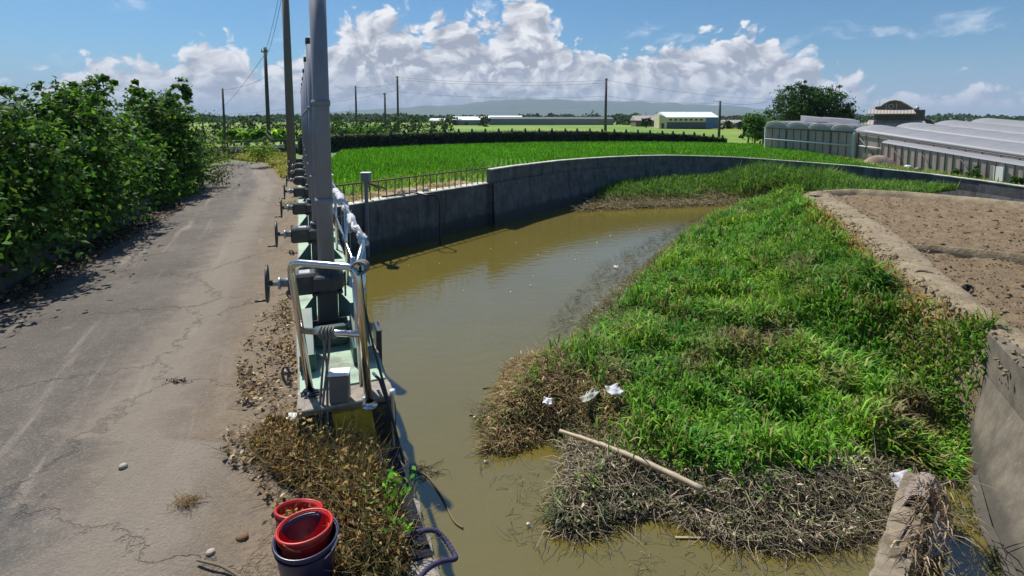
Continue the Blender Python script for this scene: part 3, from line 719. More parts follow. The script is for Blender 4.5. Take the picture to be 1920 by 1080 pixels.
ORD = ['first', 'second', 'third', 'fourth', 'fifth', 'sixth', 'seventh', 'eighth', 'ninth', 'tenth', 'eleventh', 'twelfth', 'thirteenth', 'fourteenth', 'fifteenth', 'sixteenth', 'seventeenth', 'eighteenth',
       'nineteenth', 'twentieth', 'twenty-first', 'twenty-second', 'twenty-third', 'twenty-fourth', 'twenty-fifth', 'twenty-sixth', 'twenty-seventh', 'twenty-eighth', 'twenty-ninth', 'thirtieth']
def make_hoist():
    t = thing('gate_hoist', '', 'gate hoist', (0, 0, 0), GRZ)
    p = MB(); p.box((0, 0, .02), (.46, .40, .04), bev=.008); p.box((0, 0, .22), (.24, .24, .38), bev=.02); p.box((0, 0, .42), (.36, .34, .035), bev=.008)
    for sx in (-1, 1):
        for sy in (-1, 1): p.cyl((sx * .19, sy * .16, .035), (sx * .19, sy * .16, .075), .018, n=6)
    p.build('pedestal', M['iron'], t)
    for sx in (-1, 1):
        g = MB(); g.add([(sx * .13, -.012, .05), (sx * .40, -.012, .05), (sx * .13, -.012, .40), (sx * .13, .012, .05), (sx * .40, .012, .05), (sx * .13, .012, .40)], [(0, 1, 2), (5, 4, 3), (0, 3, 4, 1), (1, 4, 5, 2), (2, 5, 3, 0)])
        g.build('gusset', M['green_steel'], t)
    g = MB(); g.lathe([(0, .44), (.19, .44), (.21, .47), (.21, .60), (.17, .66), (.13, .70), (.13, .74), (0, .74)], n=20)
    g.box((-.28, 0, .55), (.34, .28, .26), bev=.03); g.box((-.06, -.17, .56), (.2, .12, .18), bev=.02)
    for a in range(6): g.cyl((.18 * math.cos(a), .18 * math.sin(a), .60), (.18 * math.cos(a), .18 * math.sin(a), .655), .014, n=6)
    g.build('gearbox', M['iron'], t)
    s = MB(); s.lathe([(.055, 0), (.055, .09), (.075, .09), (.075, .12), (.03, .12), (.03, .26)], c=(-.44, 0, .57), n=14, M=Matrix.Rotation(R(-90), 3, 'Y')); s.build('drive_shaft', M['galv'], t)
    cv = MB(); cv.box((-.26, .02, .675), (.13, .16, .012), bev=.004); cv.build('cover_plate', M['galv'], t)
    w = MB(); w.torus((-.68, 0, .58), .215, .016, 'X', 30, 8)
    for a in range(3):
        c, d = math.cos(a * 2.094 + .5), math.sin(a * 2.094 + .5); w.tube([(-.66, c * .02, .58 + d * .02), (-.68, c * .215, .58 + d * .215)], .011, 6)
    w.cyl((-.62, 0, .58), (-.70, 0, .58), .035, n=12)
    wh = w.build('handwheel', M['iron'], t)
    MB().tube([(-.68, -.05, .39), (-.82, -.05, .39)], .014, 8).build('crank_handle', M['iron'], wh)
    top = 4.28 - DZ
    sp = MB(); sp.tube([(0, 0, .72), (0, 0, top)], .098, 24); sp.lathe([(.098, .73), (.135, .73), (.135, .755), (.098, .755)], n=20); sp.build('spindle_cover', M['pipe'], t)
    for zc in (1.55, 2.75): MB().lathe([(.0985, zc - .035), (.109, zc - .035), (.109, zc + .035), (.0985, zc + .035)], n=24).build('pipe_collar', M['pipe'], t)
    cp_ = MB(); cp_.lathe([(.101, top - .10), (.104, top - .10), (.104, top + .005), (.08, top + .02), (0, top + .022)], n=24); cp_.build('pipe_cap', M['cap'], t)
    lp = MB(); lp.tube([(.14, .05, .6), (.22, .05, .62), (.22, .05, .30)], .012, 6); lp.build('conduit', M['cable'], t)
    return t
def copy_tree(o, parent=None):
    c = o.copy(); C.objects.link(c); c.parent = parent
    for ch in [x for x in o.children]: copy_tree(ch, c)
    return c
h0 = make_hoist()
for i in range(8):
    o = h0 if i == 0 else copy_tree(h0)
    q = D(1.86 + 3.0 * i, 0, DZ + .005); o.location = q; o['group'] = 'gate hoists in a row on the sluice deck'
    o['label'] = ('grey handwheel gate hoist standing just behind the stainless guard frame' if i == 0 else
                  'grey handwheel gate hoist farthest along the sluice deck from the guard frame' if i == 7 else
                  f'grey handwheel gate hoist with tall pipe, {ORD[i]} in the row from the guard frame')
# the first pipe is the tallest
for ch in [c for c in h0.children if c.name.startswith(('spindle_cover', 'pipe_cap'))]:
    ch.data = ch.data.copy()
    for v in ch.data.vertices:
        if v.co.z > 2: v.co.z += .55

# green frame round the first hoist
gf = thing('lifting_frame', 'dark green steel lifting frame on the deck inside the guard frame', 'steel frame', D(.62, 0, DZ + .01), GRZ)
for sx in (-1, 1):
    b = MB(); b.box((sx * .26, .18, .10), (.16, .62, .17), bev=.01); b.add([(sx * .20, -.14, .19), (sx * .36, -.14, .19), (sx * .20, .5, .46), (sx * .36, .5, .46), (sx * .20, .5, .19), (sx * .36, .5, .19)], [(0, 1, 3, 2), (0, 4, 5, 1), (0, 2, 4), (1, 5, 3), (2, 3, 5, 4)])
    b.build('side_plate', M['green_steel'], gf)
b = MB(); b.box((0, .48, .12), (.36, .10, .22), bev=.01); b.build('cross_beam', M['green_steel'], gf)

# stainless guard frame
def bend(pts, r=.1, n=6):
    out = [Vector(pts[0])]
    for a, b, c in zip(pts[:-2], pts[1:-1], pts[2:]):
        a, b, c = Vector(a), Vector(b), Vector(c); u, v = (a - b).normalized() * r, (c - b).normalized() * r
        for i in range(n + 1):
            k = i / n; out.append((b + u) * (1 - k) ** 2 + 2 * b * k * (1 - k) + (b + v) * k ** 2)
    return out + [Vector(pts[-1])]
Lb, Rb = P(583, 742, DZ), P(693, 762, DZ); Lt, Rt = PY(543, 491, 4.80), PY(668, 484, 4.62)
Lt.z = Rt.z = 1.60
fr = thing('guard_frame', 'stainless steel tube guard frame at the near end of the sluice deck', 'guard frame', (0, 0, 0))
MB().tube(bend([Lb, Lt, Rt, Rb], .11), .033, 14).build('hoop', M['steel'], fr)
MB().tube([Lb.lerp(Lt, .49), Rb.lerp(Rt, .52)], .030, 12).build('cross_bar', M['steel'], fr)
back = A2 * .42
for (nm, q0, q1) in (('rear_leg', Rb + back + Vector((-.02, 0, 0)), Rt + back * .9), ('rear_leg', Rb + back * .55, Rt + back * .25)):
    MB().tube([q0, q1], .026, 10).build(nm, M['steel'], fr)
for q in (Lb, Rb): MB().lathe([(.0, .004), (.07, .004), (.07, .014), (.036, .018), (.036, .05)], c=q, n=16).build('foot_flange', M['steel'], fr)
# handrail behind it
hr = thing('handrail', 'stainless handrail running along the water side of the sluice deck', 'handrail', (0, 0, 0))
def HR(s, z=1.58): return D(s, .36, z)
MB().tube([Rt, HR(.9), HR(5), HR(13.2)], .028, 10).build('top_rail', M['steel'], hr)
MB().tube([HR(.9, 1.0), HR(5, 1.0), HR(13.2, 1.0)], .022, 8).build('middle_rail', M['steel'], hr)
for i in range(6):
    s = 1.0 + i * 2.4; MB().tube([HR(s, DZ), HR(s, 1.58)], .026, 8).build('post', M['steel'], hr)
# cloth and ropes tied on
def rag(name, a, b, r, lab, mat, cat='cloth'):
    pts = [a.lerp(b, i / 14) + Vector((random.gauss(0, .012), random.gauss(0, .012), random.gauss(-.01, .012))) for i in range(15)]
    return tag(MB().tube(pts, [r * random.uniform(.7, 1.35) for _ in pts], 12).build(name, mat, noise=.008), lab, cat)
rag('wrapped_cloth', HR(3.2), HR(5.6), .05, 'crumpled white plastic cloth wound along the handrail', M['cloth'])
rag('wrapped_cloth', HR(.75, 1.58), HR(2.6, 1.58), .036, 'pale plastic cloth strip on the handrail next to the guard frame', M['cloth'])
rag('hanging_cloth', HR(8.2, 1.62), HR(8.2, .95), .09, 'white cloth bundle hanging from the handrail beyond the second hoist', M['cloth'])
def coil(c, R0, r, n, ax, mat, name, lab):
    pts = []
    for i in range(n * 16):
        a = i / 16 * 2 * math.pi; rr = R0 * (1 + .18 * math.sin(i * .37) + random.gauss(0, .03))
        p = Vector((math.cos(a) * rr, math.sin(a) * rr * .8, (i / (n * 16) - .5) * R0 * 1.5))
        pts.append(c + Matrix.Rotation(ax, 3, 'X') @ p)
    return tag(MB().tube(pts, r, 6).build(name, mat), lab, 'rope')
coil(Rt + Vector((.03, .03, -.01)), .062, .013, 6, R(80), M['rope_grey'], 'tied_rope', 'grey rope knotted round the top right corner of the guard frame')
def sag(a, b, n=12, d=.05): return [a.lerp(b, i / n) + Vector((0, 0, -d * math.sin(math.pi * i / n))) for i in range(n + 1)]
rbm = MB()
for i in range(16):
    c0 = Lb + Vector((random.gauss(.03, .025), random.gauss(-.03, .02), random.uniform(-.16, .07))); mr = Matrix.Rotation(random.uniform(-1.3, 1.3), 3, 'X') @ Matrix.Rotation(random.uniform(-.9, .9), 3, 'Y')
    rbm.torus(c0, random.uniform(.045, .085), .0095, 'Z', 18, 6, M=mr)
for i in range(5):
    q = Lb + Vector((.02 + .022 * i, -.06, .02)); rbm.tube(sag(q, q + Vector((random.gauss(0, .03), -.05, -.34 - random.random() * .1)), 8, random.gauss(0, .02)), .009, 6)
tag(rbm.build('coiled_rope', M['rope']), 'dark blue rope bundle around the left foot of the guard frame', 'rope')
cb = Lb.lerp(Lt, .49).lerp(Rb.lerp(Rt, .52), .45)
rp_ = MB()
coilp = []
for i in range(60):
    a = i / 60 * 2 * math.pi * 5; coilp.append(cb + Vector(((i / 60 - .5) * .15, math.cos(a) * .048, math.sin(a) * .048)))
rp_.tube(coilp, .012, 6)
for dx, ex, ez, d in ((-.03, -.02, -.86, .02), (.0, -.06, -1.15, -.03), (.03, .05, -.9, .03)):
    e = cb + Vector((ex, -.24, ez)); mid = cb + Vector((ex * .5 + random.gauss(0, .02), -.06, -.3))
    rp_.tube(sag(cb + Vector((dx, -.04, -.03)), mid, 8, d) + sag(mid, e, 10, -.02)[1:], .0115, 6)
tag(rp_.build('hanging_rope', M['rope_grey']), 'grey ropes looped on the cross bar and hanging over the deck edge', 'rope')
e0 = Lb + Vector((.06, -.08, .02)); tag(MB().tube([e0] + [P(x, y, z) for x, y, z in ((598, 790, .2), (612, 830, .12), (640, 890, .08), (672, 950, .06), (705, 1005, .05), (740, 1062, .05), (760, 1100, .04))], .013, 8).build('trailing_rope', M['rope_grey']), 'pale grey rope trailing through the weeds to the photo bottom', 'rope')
ex = MB(); ex.tube([Rt + Vector((.03, 0, 0)), PY(682, 570, 4.7), PY(700, 650, 4.6), PY(725, 740, 4.5), PY(745, 820, 4.42), P(757, 868, .03)], .012, 8)
tag(ex.build('slack_cable', M['cable']), 'black cable slung from the guard frame corner down to the parapet', 'cable')
ex = MB(); ex.tube([P(700, 700, .5), PY(712, 712, 4.6), PY(728, 760, 4.5), P(740, 800, .1), P(746, 850, .03)], .014, 8)
tag(ex.build('bent_conduit', M['rope']), 'short dark bent conduit beside the right leg of the guard frame', 'conduit')
bx = P(636, 752, DZ + .03); jb = thing('control_box', 'small grey box with a white top behind the hanging ropes', 'box', (bx.x, bx.y + .03, DZ + .02), .15)
MB().box((0, 0, .13), (.17, .13, .26), bev=.012).build('housing', M['greybox'], jb); MB().box((0, 0, .268), (.185, .145, .018), bev=.006).build('lid', M['white'], jb)
ct = P(686, 757, DZ + .02); tag(MB().box(ct + Vector((0, 0, .03)), (.05, .03, .07), bev=.006).build('tag_plate', M['white']), 'tiny white tag at the right foot of the guard frame', 'tag')
ct = P(737, 752, DZ); ct = PY(736, 735, 4.6); tag(MB().lathe([(0, -.9), (.016, -.9), (.016, -.02), (.026, -.02), (.026, .02), (0, .025)], c=ct, n=12).build('capped_pipe', M['white']), 'thin upright pipe with a white cap at the water edge of the deck', 'pipe')
# ladder frame at the wall corner
lf = thing('steel_ladder', 'thin stainless ladder frame standing behind the first pipe by the rice field', 'ladder', (0, 0, 0))
lq = P(606, 388, 0)
for dx in (-.07, .13): MB().tube([lq + Vector((dx, 0, -.3)), lq + Vector((dx, 0, 1.72))], .022, 8).build('stile', M['steel'], lf)
for z in (.9, 1.15, 1.4, 1.72): MB().tube([lq + Vector((-.07, 0, z)), lq + Vector((.13, 0, z))], .03, 8).build('rung', M['galv'], lf)

# ------------------------------------------------------------------ near parapet, weeds, buckets
pp = thing('parapet', 'short rough concrete parapet at the water edge below the guard frame', 'parapet', D(0, 0), GRZ)
MB().box((.34, -2.9, -1.15), (.28, 4.6, 2.24)).build('parapet_wall', M['coping'], pp)
b = MB(); prev = None; rings = []
for i in range(40):
    y = -.58 - i * .118; j = [random.gauss(0, .008) for _ in range(6)]
    rings.append([(.195 + j[0], y, -.035), (.205 + j[1], y, .015 + j[2]), (.25, y, .03 + j[3]), (.44, y, .03 + j[4]), (.475 + j[5], y, .01), (.485, y, -.035)])
b.loft(rings); b.build('parapet_top', M['coping'], pp)
# dark strip laid along the parapet, standing in for a cast shadow
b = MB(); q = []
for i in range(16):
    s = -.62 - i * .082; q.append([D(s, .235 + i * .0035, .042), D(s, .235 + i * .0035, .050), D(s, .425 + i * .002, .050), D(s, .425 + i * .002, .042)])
b.loft(q); tag(b.build('shadow_strip', plain('shadow_navy', (.007, .009, .02), .95)), 'flat dark navy strip standing in for a shadow along the parapet top', 'strip')
rp2 = MB(); loop = [P(764, 1015, .02), P(768, 1004, .1), P(790, 996, .13), P(815, 995, .12), P(835, 1012, .08), P(852, 1040, .06), P(852, 1048, .07), P(830, 1052, .08), P(805, 1064, .09), P(785, 1085, .09)]
def smooth(pts, n=6):
    out = []
    for i in range(len(pts) - 1):
        p0, p1, p2, p3 = pts[max(i - 1, 0)], pts[i], pts[i + 1], pts[min(i + 2, len(pts) - 1)]
        for k in range(n):
            t = k / n; out.append(.5 * ((2 * p1) + (p2 - p0) * t + (2 * p0 - 5 * p1 + 4 * p2 - p3) * t * t + (3 * p1 - p0 - 3 * p2 + p3) * t ** 3))
    return out + [pts[-1]]
sp_ = smooth(loop, 14); rp2.tube(sp_, [.0165 * (1 + .16 * math.sin(i * 2.1)) for i in range(len(sp_))], 10)
tag(rp2.build('looped_rope', M['purple_rope']), 'thick violet rope looped over the parapet at the photo bottom', 'rope')
sp2 = smooth([P(764, 1015, .02), P(757, 1030, -.05), P(752, 1060, -.02), P(745, 1100, 0)], 10)
tag(MB().tube(sp2, .016, 10).build('rope_end', M['rope']), 'dark rope end dropping from the violet loop into the weeds', 'rope')

def bucket(px, py, r, h, tilt, tz, mat, lab, handle=None, rim_mat=None, z0=None, at=None):
    c = at or P(px, py, h + z0); t = thing('bucket', lab, 'bucket', (c.x, c.y, z0), tz); t.rotation_euler = (tilt[0], tilt[1], tz)
    b = MB(); b.lathe([(0, .012), (r * .74, .012), (r * .76, 0), (r * .80, .02), (r * .97, h * .93), (r * .975, h), (r * .945, h), (r * .93, h * .92), (r * .745, .035), (0, .03)], n=36); b.build('body', mat, t)
    q = MB(); q.torus((0, 0, h), r * 1.01, .009, 'Z', 40, 8); q.torus((0, 0, h * .86), r * .985, .005, 'Z', 40, 6); q.build('rim', rim_mat or mat, t)
    if handle: 
        q = MB(); pts = [Vector((r * 1.04 * math.cos(a), .02 * r - r * .95 * math.sin(a) * .8, h - r * .95 * math.sin(a) * .55)) for a in np.linspace(0, math.pi, 22)]
        q.tube(pts, .006, 8); q.build('handle', handle, t)
    return t
bucket(549, 966, .145, .25, (R(-14), R(9), 0), .4, M['red'], 'red bucket half buried in dry weeds behind the other buckets', z0=.05)
nb = P(552, 1050, .36) + Vector((0, .185, 0))
bucket(0, 0, .160, .26, (R(-5), R(3), 0), 1.2, M['red'], 'red bucket stacked inside the navy bucket', M['orange'], z0=.135, at=nb + Vector((-.008, .012, 0)))
bucket(0, 0, .185, .30, (R(1), 0, 0), .0, M['navy'], 'navy blue bucket nearest to the camera with a red bucket stacked in it', M['white'], z0=.06, at=nb)

n = 170; c = np.array(P(552, 972, .27)); V, l, s_ = leaf_quads(c + rng.normal(size=(n, 3)) * [.075, .055, .03] + [.03, 0, 0], rng.uniform(.025, .07, n), rng.normal(size=(n, 3)) + [0, 0, .8], .45)
tag(raw_mesh('bucket_leaves', V, l, s_, M['dry'], False, np.repeat(np.array([(.34, .20, .06), (.24, .14, .05), (.14, .09, .04)])[rng.integers(0, 3, n)], 4, 0)), kind='stuff')
weed_poly = [P(x, y, 0) for x, y in ((545, 800), (590, 838), (640, 858), (690, 862), (712, 888), (738, 950), (768, 1100), (640, 1130), (612, 1010), (596, 950), (520, 905), (470, 850), (505, 800))]
wp2 = [(p.x, p.y) for p in weed_poly]
def weed_z(x, y):
    d = dist_line(x, y, [Vector((*p, 0)) for p in wp2 + wp2[:1]]); return np.where(inside(x, y, wp2), sst(d, 0, .6) * (.08 + .24 * fbm(x, y, 2.5, 5)), 0)
tag(sheet('weed_mound', wp2, lambda x, y: weed_z(x, y) - .015, .06, M['mud']), kind='structure')
def jitter(cols, n, p=None):
    c = np.array(cols)[rng.choice(len(cols), n, p=p)]; return c * rng.uniform(.75, 1.25, (n, 1))
n = 9000; q = sample_poly(wp2, n); z = weed_z(q[:, 0], q[:, 1])
u = rng.uniform(0, 1, n) ** 1.3
base = np.column_stack([q, z + u * .13])
pxx, pyy = proj(base[:, 0], base[:, 1], base[:, 2])
olive = sst(pxx + 60 * (fbm(q[:, 0], q[:, 1], 3, 2) - .5), 640, 700)
tint = jitter([(.34, .20, .06), (.44, .32, .14), (.20, .11, .035), (.12, .075, .035)], n) * (1 - .0 * olive[:, None])
tint = tint * (1 - .65 * olive[:, None]) + np.array((.055, .072, .022)) * .65 * olive[:, None] * rng.uniform(.5, 1.5, (n, 1))
nr = rng.normal(size=(n, 3)) + np.array([0, 0, .8])
V, l, s_ = leaf_quads(base, rng.uniform(.025, .075, n), nr, .5)
tag(raw_mesh('dry_weeds', V, l, s_, M['dry'], False, np.repeat(tint, 4, 0)), kind='stuff')
n = 1700; q = sample_poly(wp2, n); z = weed_z(q[:, 0], q[:, 1])
tag(stalks('weed_stems', np.column_stack([q, z]), rng.uniform(.12, .4, n), M['dry'], jitter([(.22, .15, .07), (.09, .06, .035), (.3, .24, .13)], n), .0028, rise=.8), kind='stuff')
n = 1500; q = sample_poly(wp2, n); z = weed_z(q[:, 0], q[:, 1])
tag(blades('weed_leaves', np.column_stack([q, z + .02]), rng.uniform(.08, .24, n), rng.uniform(.007, .016, n), M['blade'], jitter([(.20, .13, .035), (.11, .10, .03), (.28, .18, .06), (.06, .08, .02)], n), lean=.6, droop=.6), kind='stuff')
gq = [tuple(P(x, y, .1)[:2]) for x, y in ((560, 815), (640, 850), (700, 862), (745, 930), (770, 1060), (690, 1060), (620, 960), (560, 880))]
n = 420; q = sample_poly(gq, n); tag(stalks('tall_weeds', np.column_stack([q, weed_z(q[:, 0], q[:, 1])]), rng.uniform(.25, .55, n), M['dry'], jitter([(.30, .20, .08), (.16, .11, .05), (.12, .13, .04), (.38, .28, .14)], n), .003, rise=1.15, curl=.8), kind='stuff')
n = 1300; q = sample_poly(gq, n); V, l, s_ = leaf_quads(np.column_stack([q, weed_z(q[:, 0], q[:, 1]) + .08 + .30 * rng.random(n) ** 1.3]), rng.uniform(.02, .06, n), rng.normal(size=(n, 3)) + [0, 0, .4], .45)
tag(raw_mesh('weed_foliage', V, l, s_, M['dry'], False, np.repeat(jitter([(.36, .22, .07), (.22, .15, .045), (.12, .13, .035), (.44, .32, .14)], n), 4, 0)), kind='stuff')
# leaf litter on the verge
lit_poly = [(p.x, p.y) for p in [P(x, y, 0) for x, y in ((545, 560), (560, 780), (500, 910), (560, 960), (520, 980), (470, 900), (405, 850), (450, 760), (440, 680), (480, 600))]]
n = 1500; q = sample_poly(lit_poly, n); kk = fbm(q[:, 0], q[:, 1], 2.2, 41) + .25 * rng.random(n) > .57; q = q[kk]; n = len(q)
V, l, s_ = leaf_quads(np.column_stack([q, np.full(n, .05) + rng.uniform(0, .03, n)]), rng.uniform(.03, .075, n), rng.normal(size=(n, 3)) * .5 + [0, 0, 1], .55)
tag(raw_mesh('leaf_litter', V, l, s_, M['dry'], False, np.repeat(jitter([(.20, .13, .06), (.34, .26, .15), (.11, .07, .035), (.45, .38, .26)], n, [.4, .25, .25, .1]), 4, 0)), kind='stuff')
n = 500; q = sample_poly(lit_poly, n); kk = fbm(q[:, 0], q[:, 1], 2.2, 41) > .5; q = q[kk]
tag(stalks('litter_twigs', np.column_stack([q, np.full(len(q), .035)]), rng.uniform(.08, .28, len(q)), M['dry'], jitter([(.13, .085, .05), (.24, .18, .11)], len(q)), .003, rise=.03, curl=.7), kind='stuff')
def leafy(name, c, n, r, size, cols, lab, cat, asp=.5, stem=True, h=1.0):
    t = thing(name, lab, cat, c); p = rng.normal(size=(n, 3)) * np.array([r, r, r * .6]) * .5 + [0, 0, r * .5 * h]
    V, l, s_ = leaf_quads(p, rng.uniform(size * .6, size * 1.3, n), rng.normal(size=(n, 3)) + [0, -.3, 1.2], asp)
    raw_mesh('leaves', V, l, s_, M['leaf'], False, np.repeat(jitter(cols, n), 4, 0), t)
    if stem:
        b = MB()
        for i in range(5): b.tube([(random.gauss(0, r * .1), random.gauss(0, r * .1), -.05), (random.gauss(0, r * .3), random.gauss(0, r * .3), r * .6 * h)], r * .012 + .003, 5)
        b.build('stem', M['bark'], t)
    return t
leafy('young_plant', P(735, 935, .2), 60, .15, .062, [(.14, .42, .03), (.22, .5, .05), (.08, .28, .03)], 'bright green young plant growing beside the parapet', 'plant')
leafy('young_plant', P(748, 985, .2), 14, .10, .07, [(.16, .42, .03), (.10, .3, .03)], 'small green sprig under the bright young plant', 'plant')

# things lying on the road
def lump(px, py, r, mat, name, lab, cat='stone', group=None, z=0.0, flat=.55):
    c = P(px, py, z); b = MB(); n = 9; rings = []
    for i in range(6):
        a = i / 5 * math.pi; rr = math.sin(a) * r; rings.append([(rr * math.cos(k * 6.283 / n) * random.uniform(.8, 1.2), rr * math.sin(k * 6.283 / n) * random.uniform(.8, 1.1), -math.cos(a) * r * flat) for k in range(n)])
    b.loft(rings, smooth=True); o = b.build(name, mat); o.location = c + Vector((0, 0, r * flat * .6)); return tag(o, lab, cat, group)
lump(231, 876, .036, M['stone'], 'stone', 'pale pebble on the long crack in the road')
lump(110, 582, .03, M['brick'], 'clod', 'small dark clod on the road nearest to the shaded kerb')
lump(160, 588, .04, M['brick'], 'clod', 'dark clod on the road below the tree shadow')
lump(395, 1038, .032, M['stone'], 'pebble', 'round pale pebble at the bottom of the road by the twig')
lump(472, 882, .035, M['stone'], 'stone', 'flat pale stone at the edge of the dry weeds')
lump(500, 842, .04, M['stone'], 'stone', 'larger pale stone among the dry leaves left of the deck')
lump(455, 1010, .04, M['brick'], 'clod', 'brown clod on the verge left of the buckets')
c = P(547, 786, .08); tag(MB().box(c, (.10, .12, .05), Matrix.Rotation(.4, 3, 'X') @ Matrix.Rotation(.3, 3, 'Y'), bev=.015).build('white_wrapper', M['white'], noise=.006), 'crumpled white wrapper at the left foot of the hazard panel', 'litter')
sq = smooth([P(370, 1050, .03), P(395, 1056, .045), P(420, 1064, .04), P(450, 1082, .03), P(470, 1095, .03)], 6); tag(MB().tube(sq, .009, 6).build('twig', M['stick']), 'thin dark twig lying on the road at the photo bottom', 'twig')
c = P(333, 714, .02); n = 60; V, l, s_ = leaf_quads(np.array(c) + rng.normal(size=(n, 3)) * [.07, .025, .01], rng.uniform(.02, .04, n), rng.normal(size=(n, 3)) + [0, 0, .7])
o = raw_mesh('dead_leaf_clump', V, l, s_, M['dry'], False, np.repeat(jitter([(.07, .045, .03)], n), 4, 0)); tag(o, 'dark clump of dead leaves in the middle of the road', 'leaf clump')
c = P(352, 940, .02); n = 130; tag(stalks('dead_grass_tuft', np.array(c) + rng.normal(size=(n, 3)) * [.05, .035, .0], rng.uniform(.05, .13, n), M['dry'], jitter([(.25, .15, .06), (.32, .22, .11)], n), .002, rise=.3), 'brown dead grass tuft on the road left of the buckets', 'grass tuft')

# ------------------------------------------------------------------ right bank: island of grass, bund, ploughed field
FZ = -.45
wl = [P(x, y, WZ) for x, y in ((1500, 390), (1420, 386), (1365, 394), (1315, 414), (1258, 457), (1205, 502), (1150, 548), (1105, 596), (1075, 645), (1010, 676), (950, 692), (918, 742), (895, 800), (908, 852), (960, 842),
      (1030, 826), (1058, 852), (1046, 900), (1012, 955), (1030, 1002), (1090, 1004), (1180, 968), (1240, 952), (1300, 988), (1380, 1018), (1480, 1032), (1580, 1022), (1650, 988), (1700, 930), (1735, 905), (1785, 905), (1812, 835))]
bk_in = [P(x, y, -.3) for x, y in ((2010, 735), (1925, 668), (1856, 616), (1800, 582), (1745, 545), (1690, 506), (1640, 462), (1600, 425), (1560, 398), (1525, 376), (1502, 366))]
bk_out = [P(x, y, -.3) for x, y in ((2090, 740), (2000, 680), (1925, 628), (1868, 590), (1810, 545), (1758, 500), (1712, 458), (1655, 420), (1600, 388), (1562, 367), (1548, 358))]
bank_poly = [(p.x, p.y) for p in wl + [P(1838, 770, -1.5), P(1862, 700, -1.0), P(1868, 640, -.5)] + bk_in[2:]]
def bank_z(x, y):
    dw = dist_line(x, y, wl); db = dist_line(x, y, bk_in); t = dw / (dw + db + 1e-6)
    h = .06 + .22 * sst(dw, 0, .7) + .10 * (fbm(x, y, 1.1, 8) - .4) + 1.30 * sst(t, .45, 1.0) + .25 * sst(dw, .8, 3) 
    ppx, ppy = proj(x, y, WZ + .2); h = h + .30 * np.exp(-(((ppx - 1050) / 110) ** 2 + ((ppy - 740) / 60) ** 2)) * sst(dw, .05, .5)
    h = h + .10 * sst(dw, .3, 1) * (fbm(x, y, 3.4, 12) - .5)
    return WZ - .07 + np.minimum(h, 1.62 - .04)
tag(sheet('bank', bank_poly, bank_z, .16, M['bank']), kind='structure')
# the earth bund that carries the path
b = MB(); rings = []
li, lo = dense(bk_in, .3), dense(bk_out, .3); n = 90
def along(line, n):
    L = [0]
    for a, c in zip(line[:-1], line[1:]): L.append(L[-1] + (c - a).length)
    t = np.linspace(0, L[-1], n); return [Vector([np.interp(q, L, [p[k] for p in line]) for k in range(3)]) for q in t]
Gb = np.zeros((n, 16, 3)); li, lo = along(bk_in, n), along(bk_out, n)
for i in range(n):
    for j in range(16):
        u = j / 15; p = li[i].lerp(lo[i], -.18 + 1.30 * u); Gb[i, j] = p
uu = np.linspace(0, 1, 16)[None, :]
Gb[..., 2] = -.30 + .06 * np.sin(np.pi * uu) + .07 * (fbm(Gb[..., 0], Gb[..., 1], 2.2, 31) - .5) + .05 * (fbm(Gb[..., 0], Gb[..., 1], 9, 33) - .5) - .35 * sst(uu, .86, 1) - .30 * sst(uu, .12, 0)
tag(grid_mesh('path', Gb, M['track']), kind='structure')
# headland tip
tip = [P(x, y, z) for x, y, z in ((1548, 356, -.25), (1502, 366, -.35), (1482, 384, -1.5), (1490, 391, WZ), (1530, 384, -1.2), (1570, 372, -.4))]
b = MB(); c = P(1528, 366, -.15); b.v = [tuple(c)] + [tuple(p) for p in tip]; b.f = [(0, i + 1, (i + 1) % 6 + 1) for i in range(6)]; b.sm = [False] * 6
tag(b.build('headland', M['bank']), kind='structure')
pc = P(1490, 374, -.75); t = thing('drain_pipe', 'short concrete drain pipe with a dark mouth at the tip of the earth bank', 'pipe', pc)
mx = Matrix.Rotation(R(-68), 3, 'Y') @ Matrix.Rotation(R(20), 3, 'X')
MB().lathe([(.36, -.9), (.36, 0), (.27, 0), (.27, -.85)], M=mx, n=20).build('pipe_shell', M['kerb'], t); MB().lathe([(0, -.4), (.272, -.4)], M=mx, n=20).build('hollow', M['dark'], t)
# far bund of the field and the bund across it
def bund(name, pts, w, h, mat, inner=None, seed=1):
    line = along(pts, 80); f, q = offset(line, w / 2), offset(line, -w / 2); G = np.zeros((80, 9, 3))
    for i in range(80):
        for j in range(9):
            u = j / 8; p = f[i].lerp(q[i], u); G[i, j] = (p.x, p.y, p.z - h + h * min(1, 2.6 * min(u, 1 - u)))
    G[..., 2] += .04 * (fbm(G[..., 0], G[..., 1], 2.5, seed) - .5)
    return tag(grid_mesh(name, G, mat), kind='structure')
bund('field_bund', [P(x, y, -.22) for x, y in ((1542, 357), (1600, 354), (1700, 359), (1800, 367), (1920, 379), (2200, 410))], .9, .5, M['track'], seed=4)
bund('field_bund', [P(x, y, -.26) for x, y in ((1705, 457), (1760, 460), (1830, 466), (1920, 476), (2300, 520))], .34, .5, M['track'], seed=5)
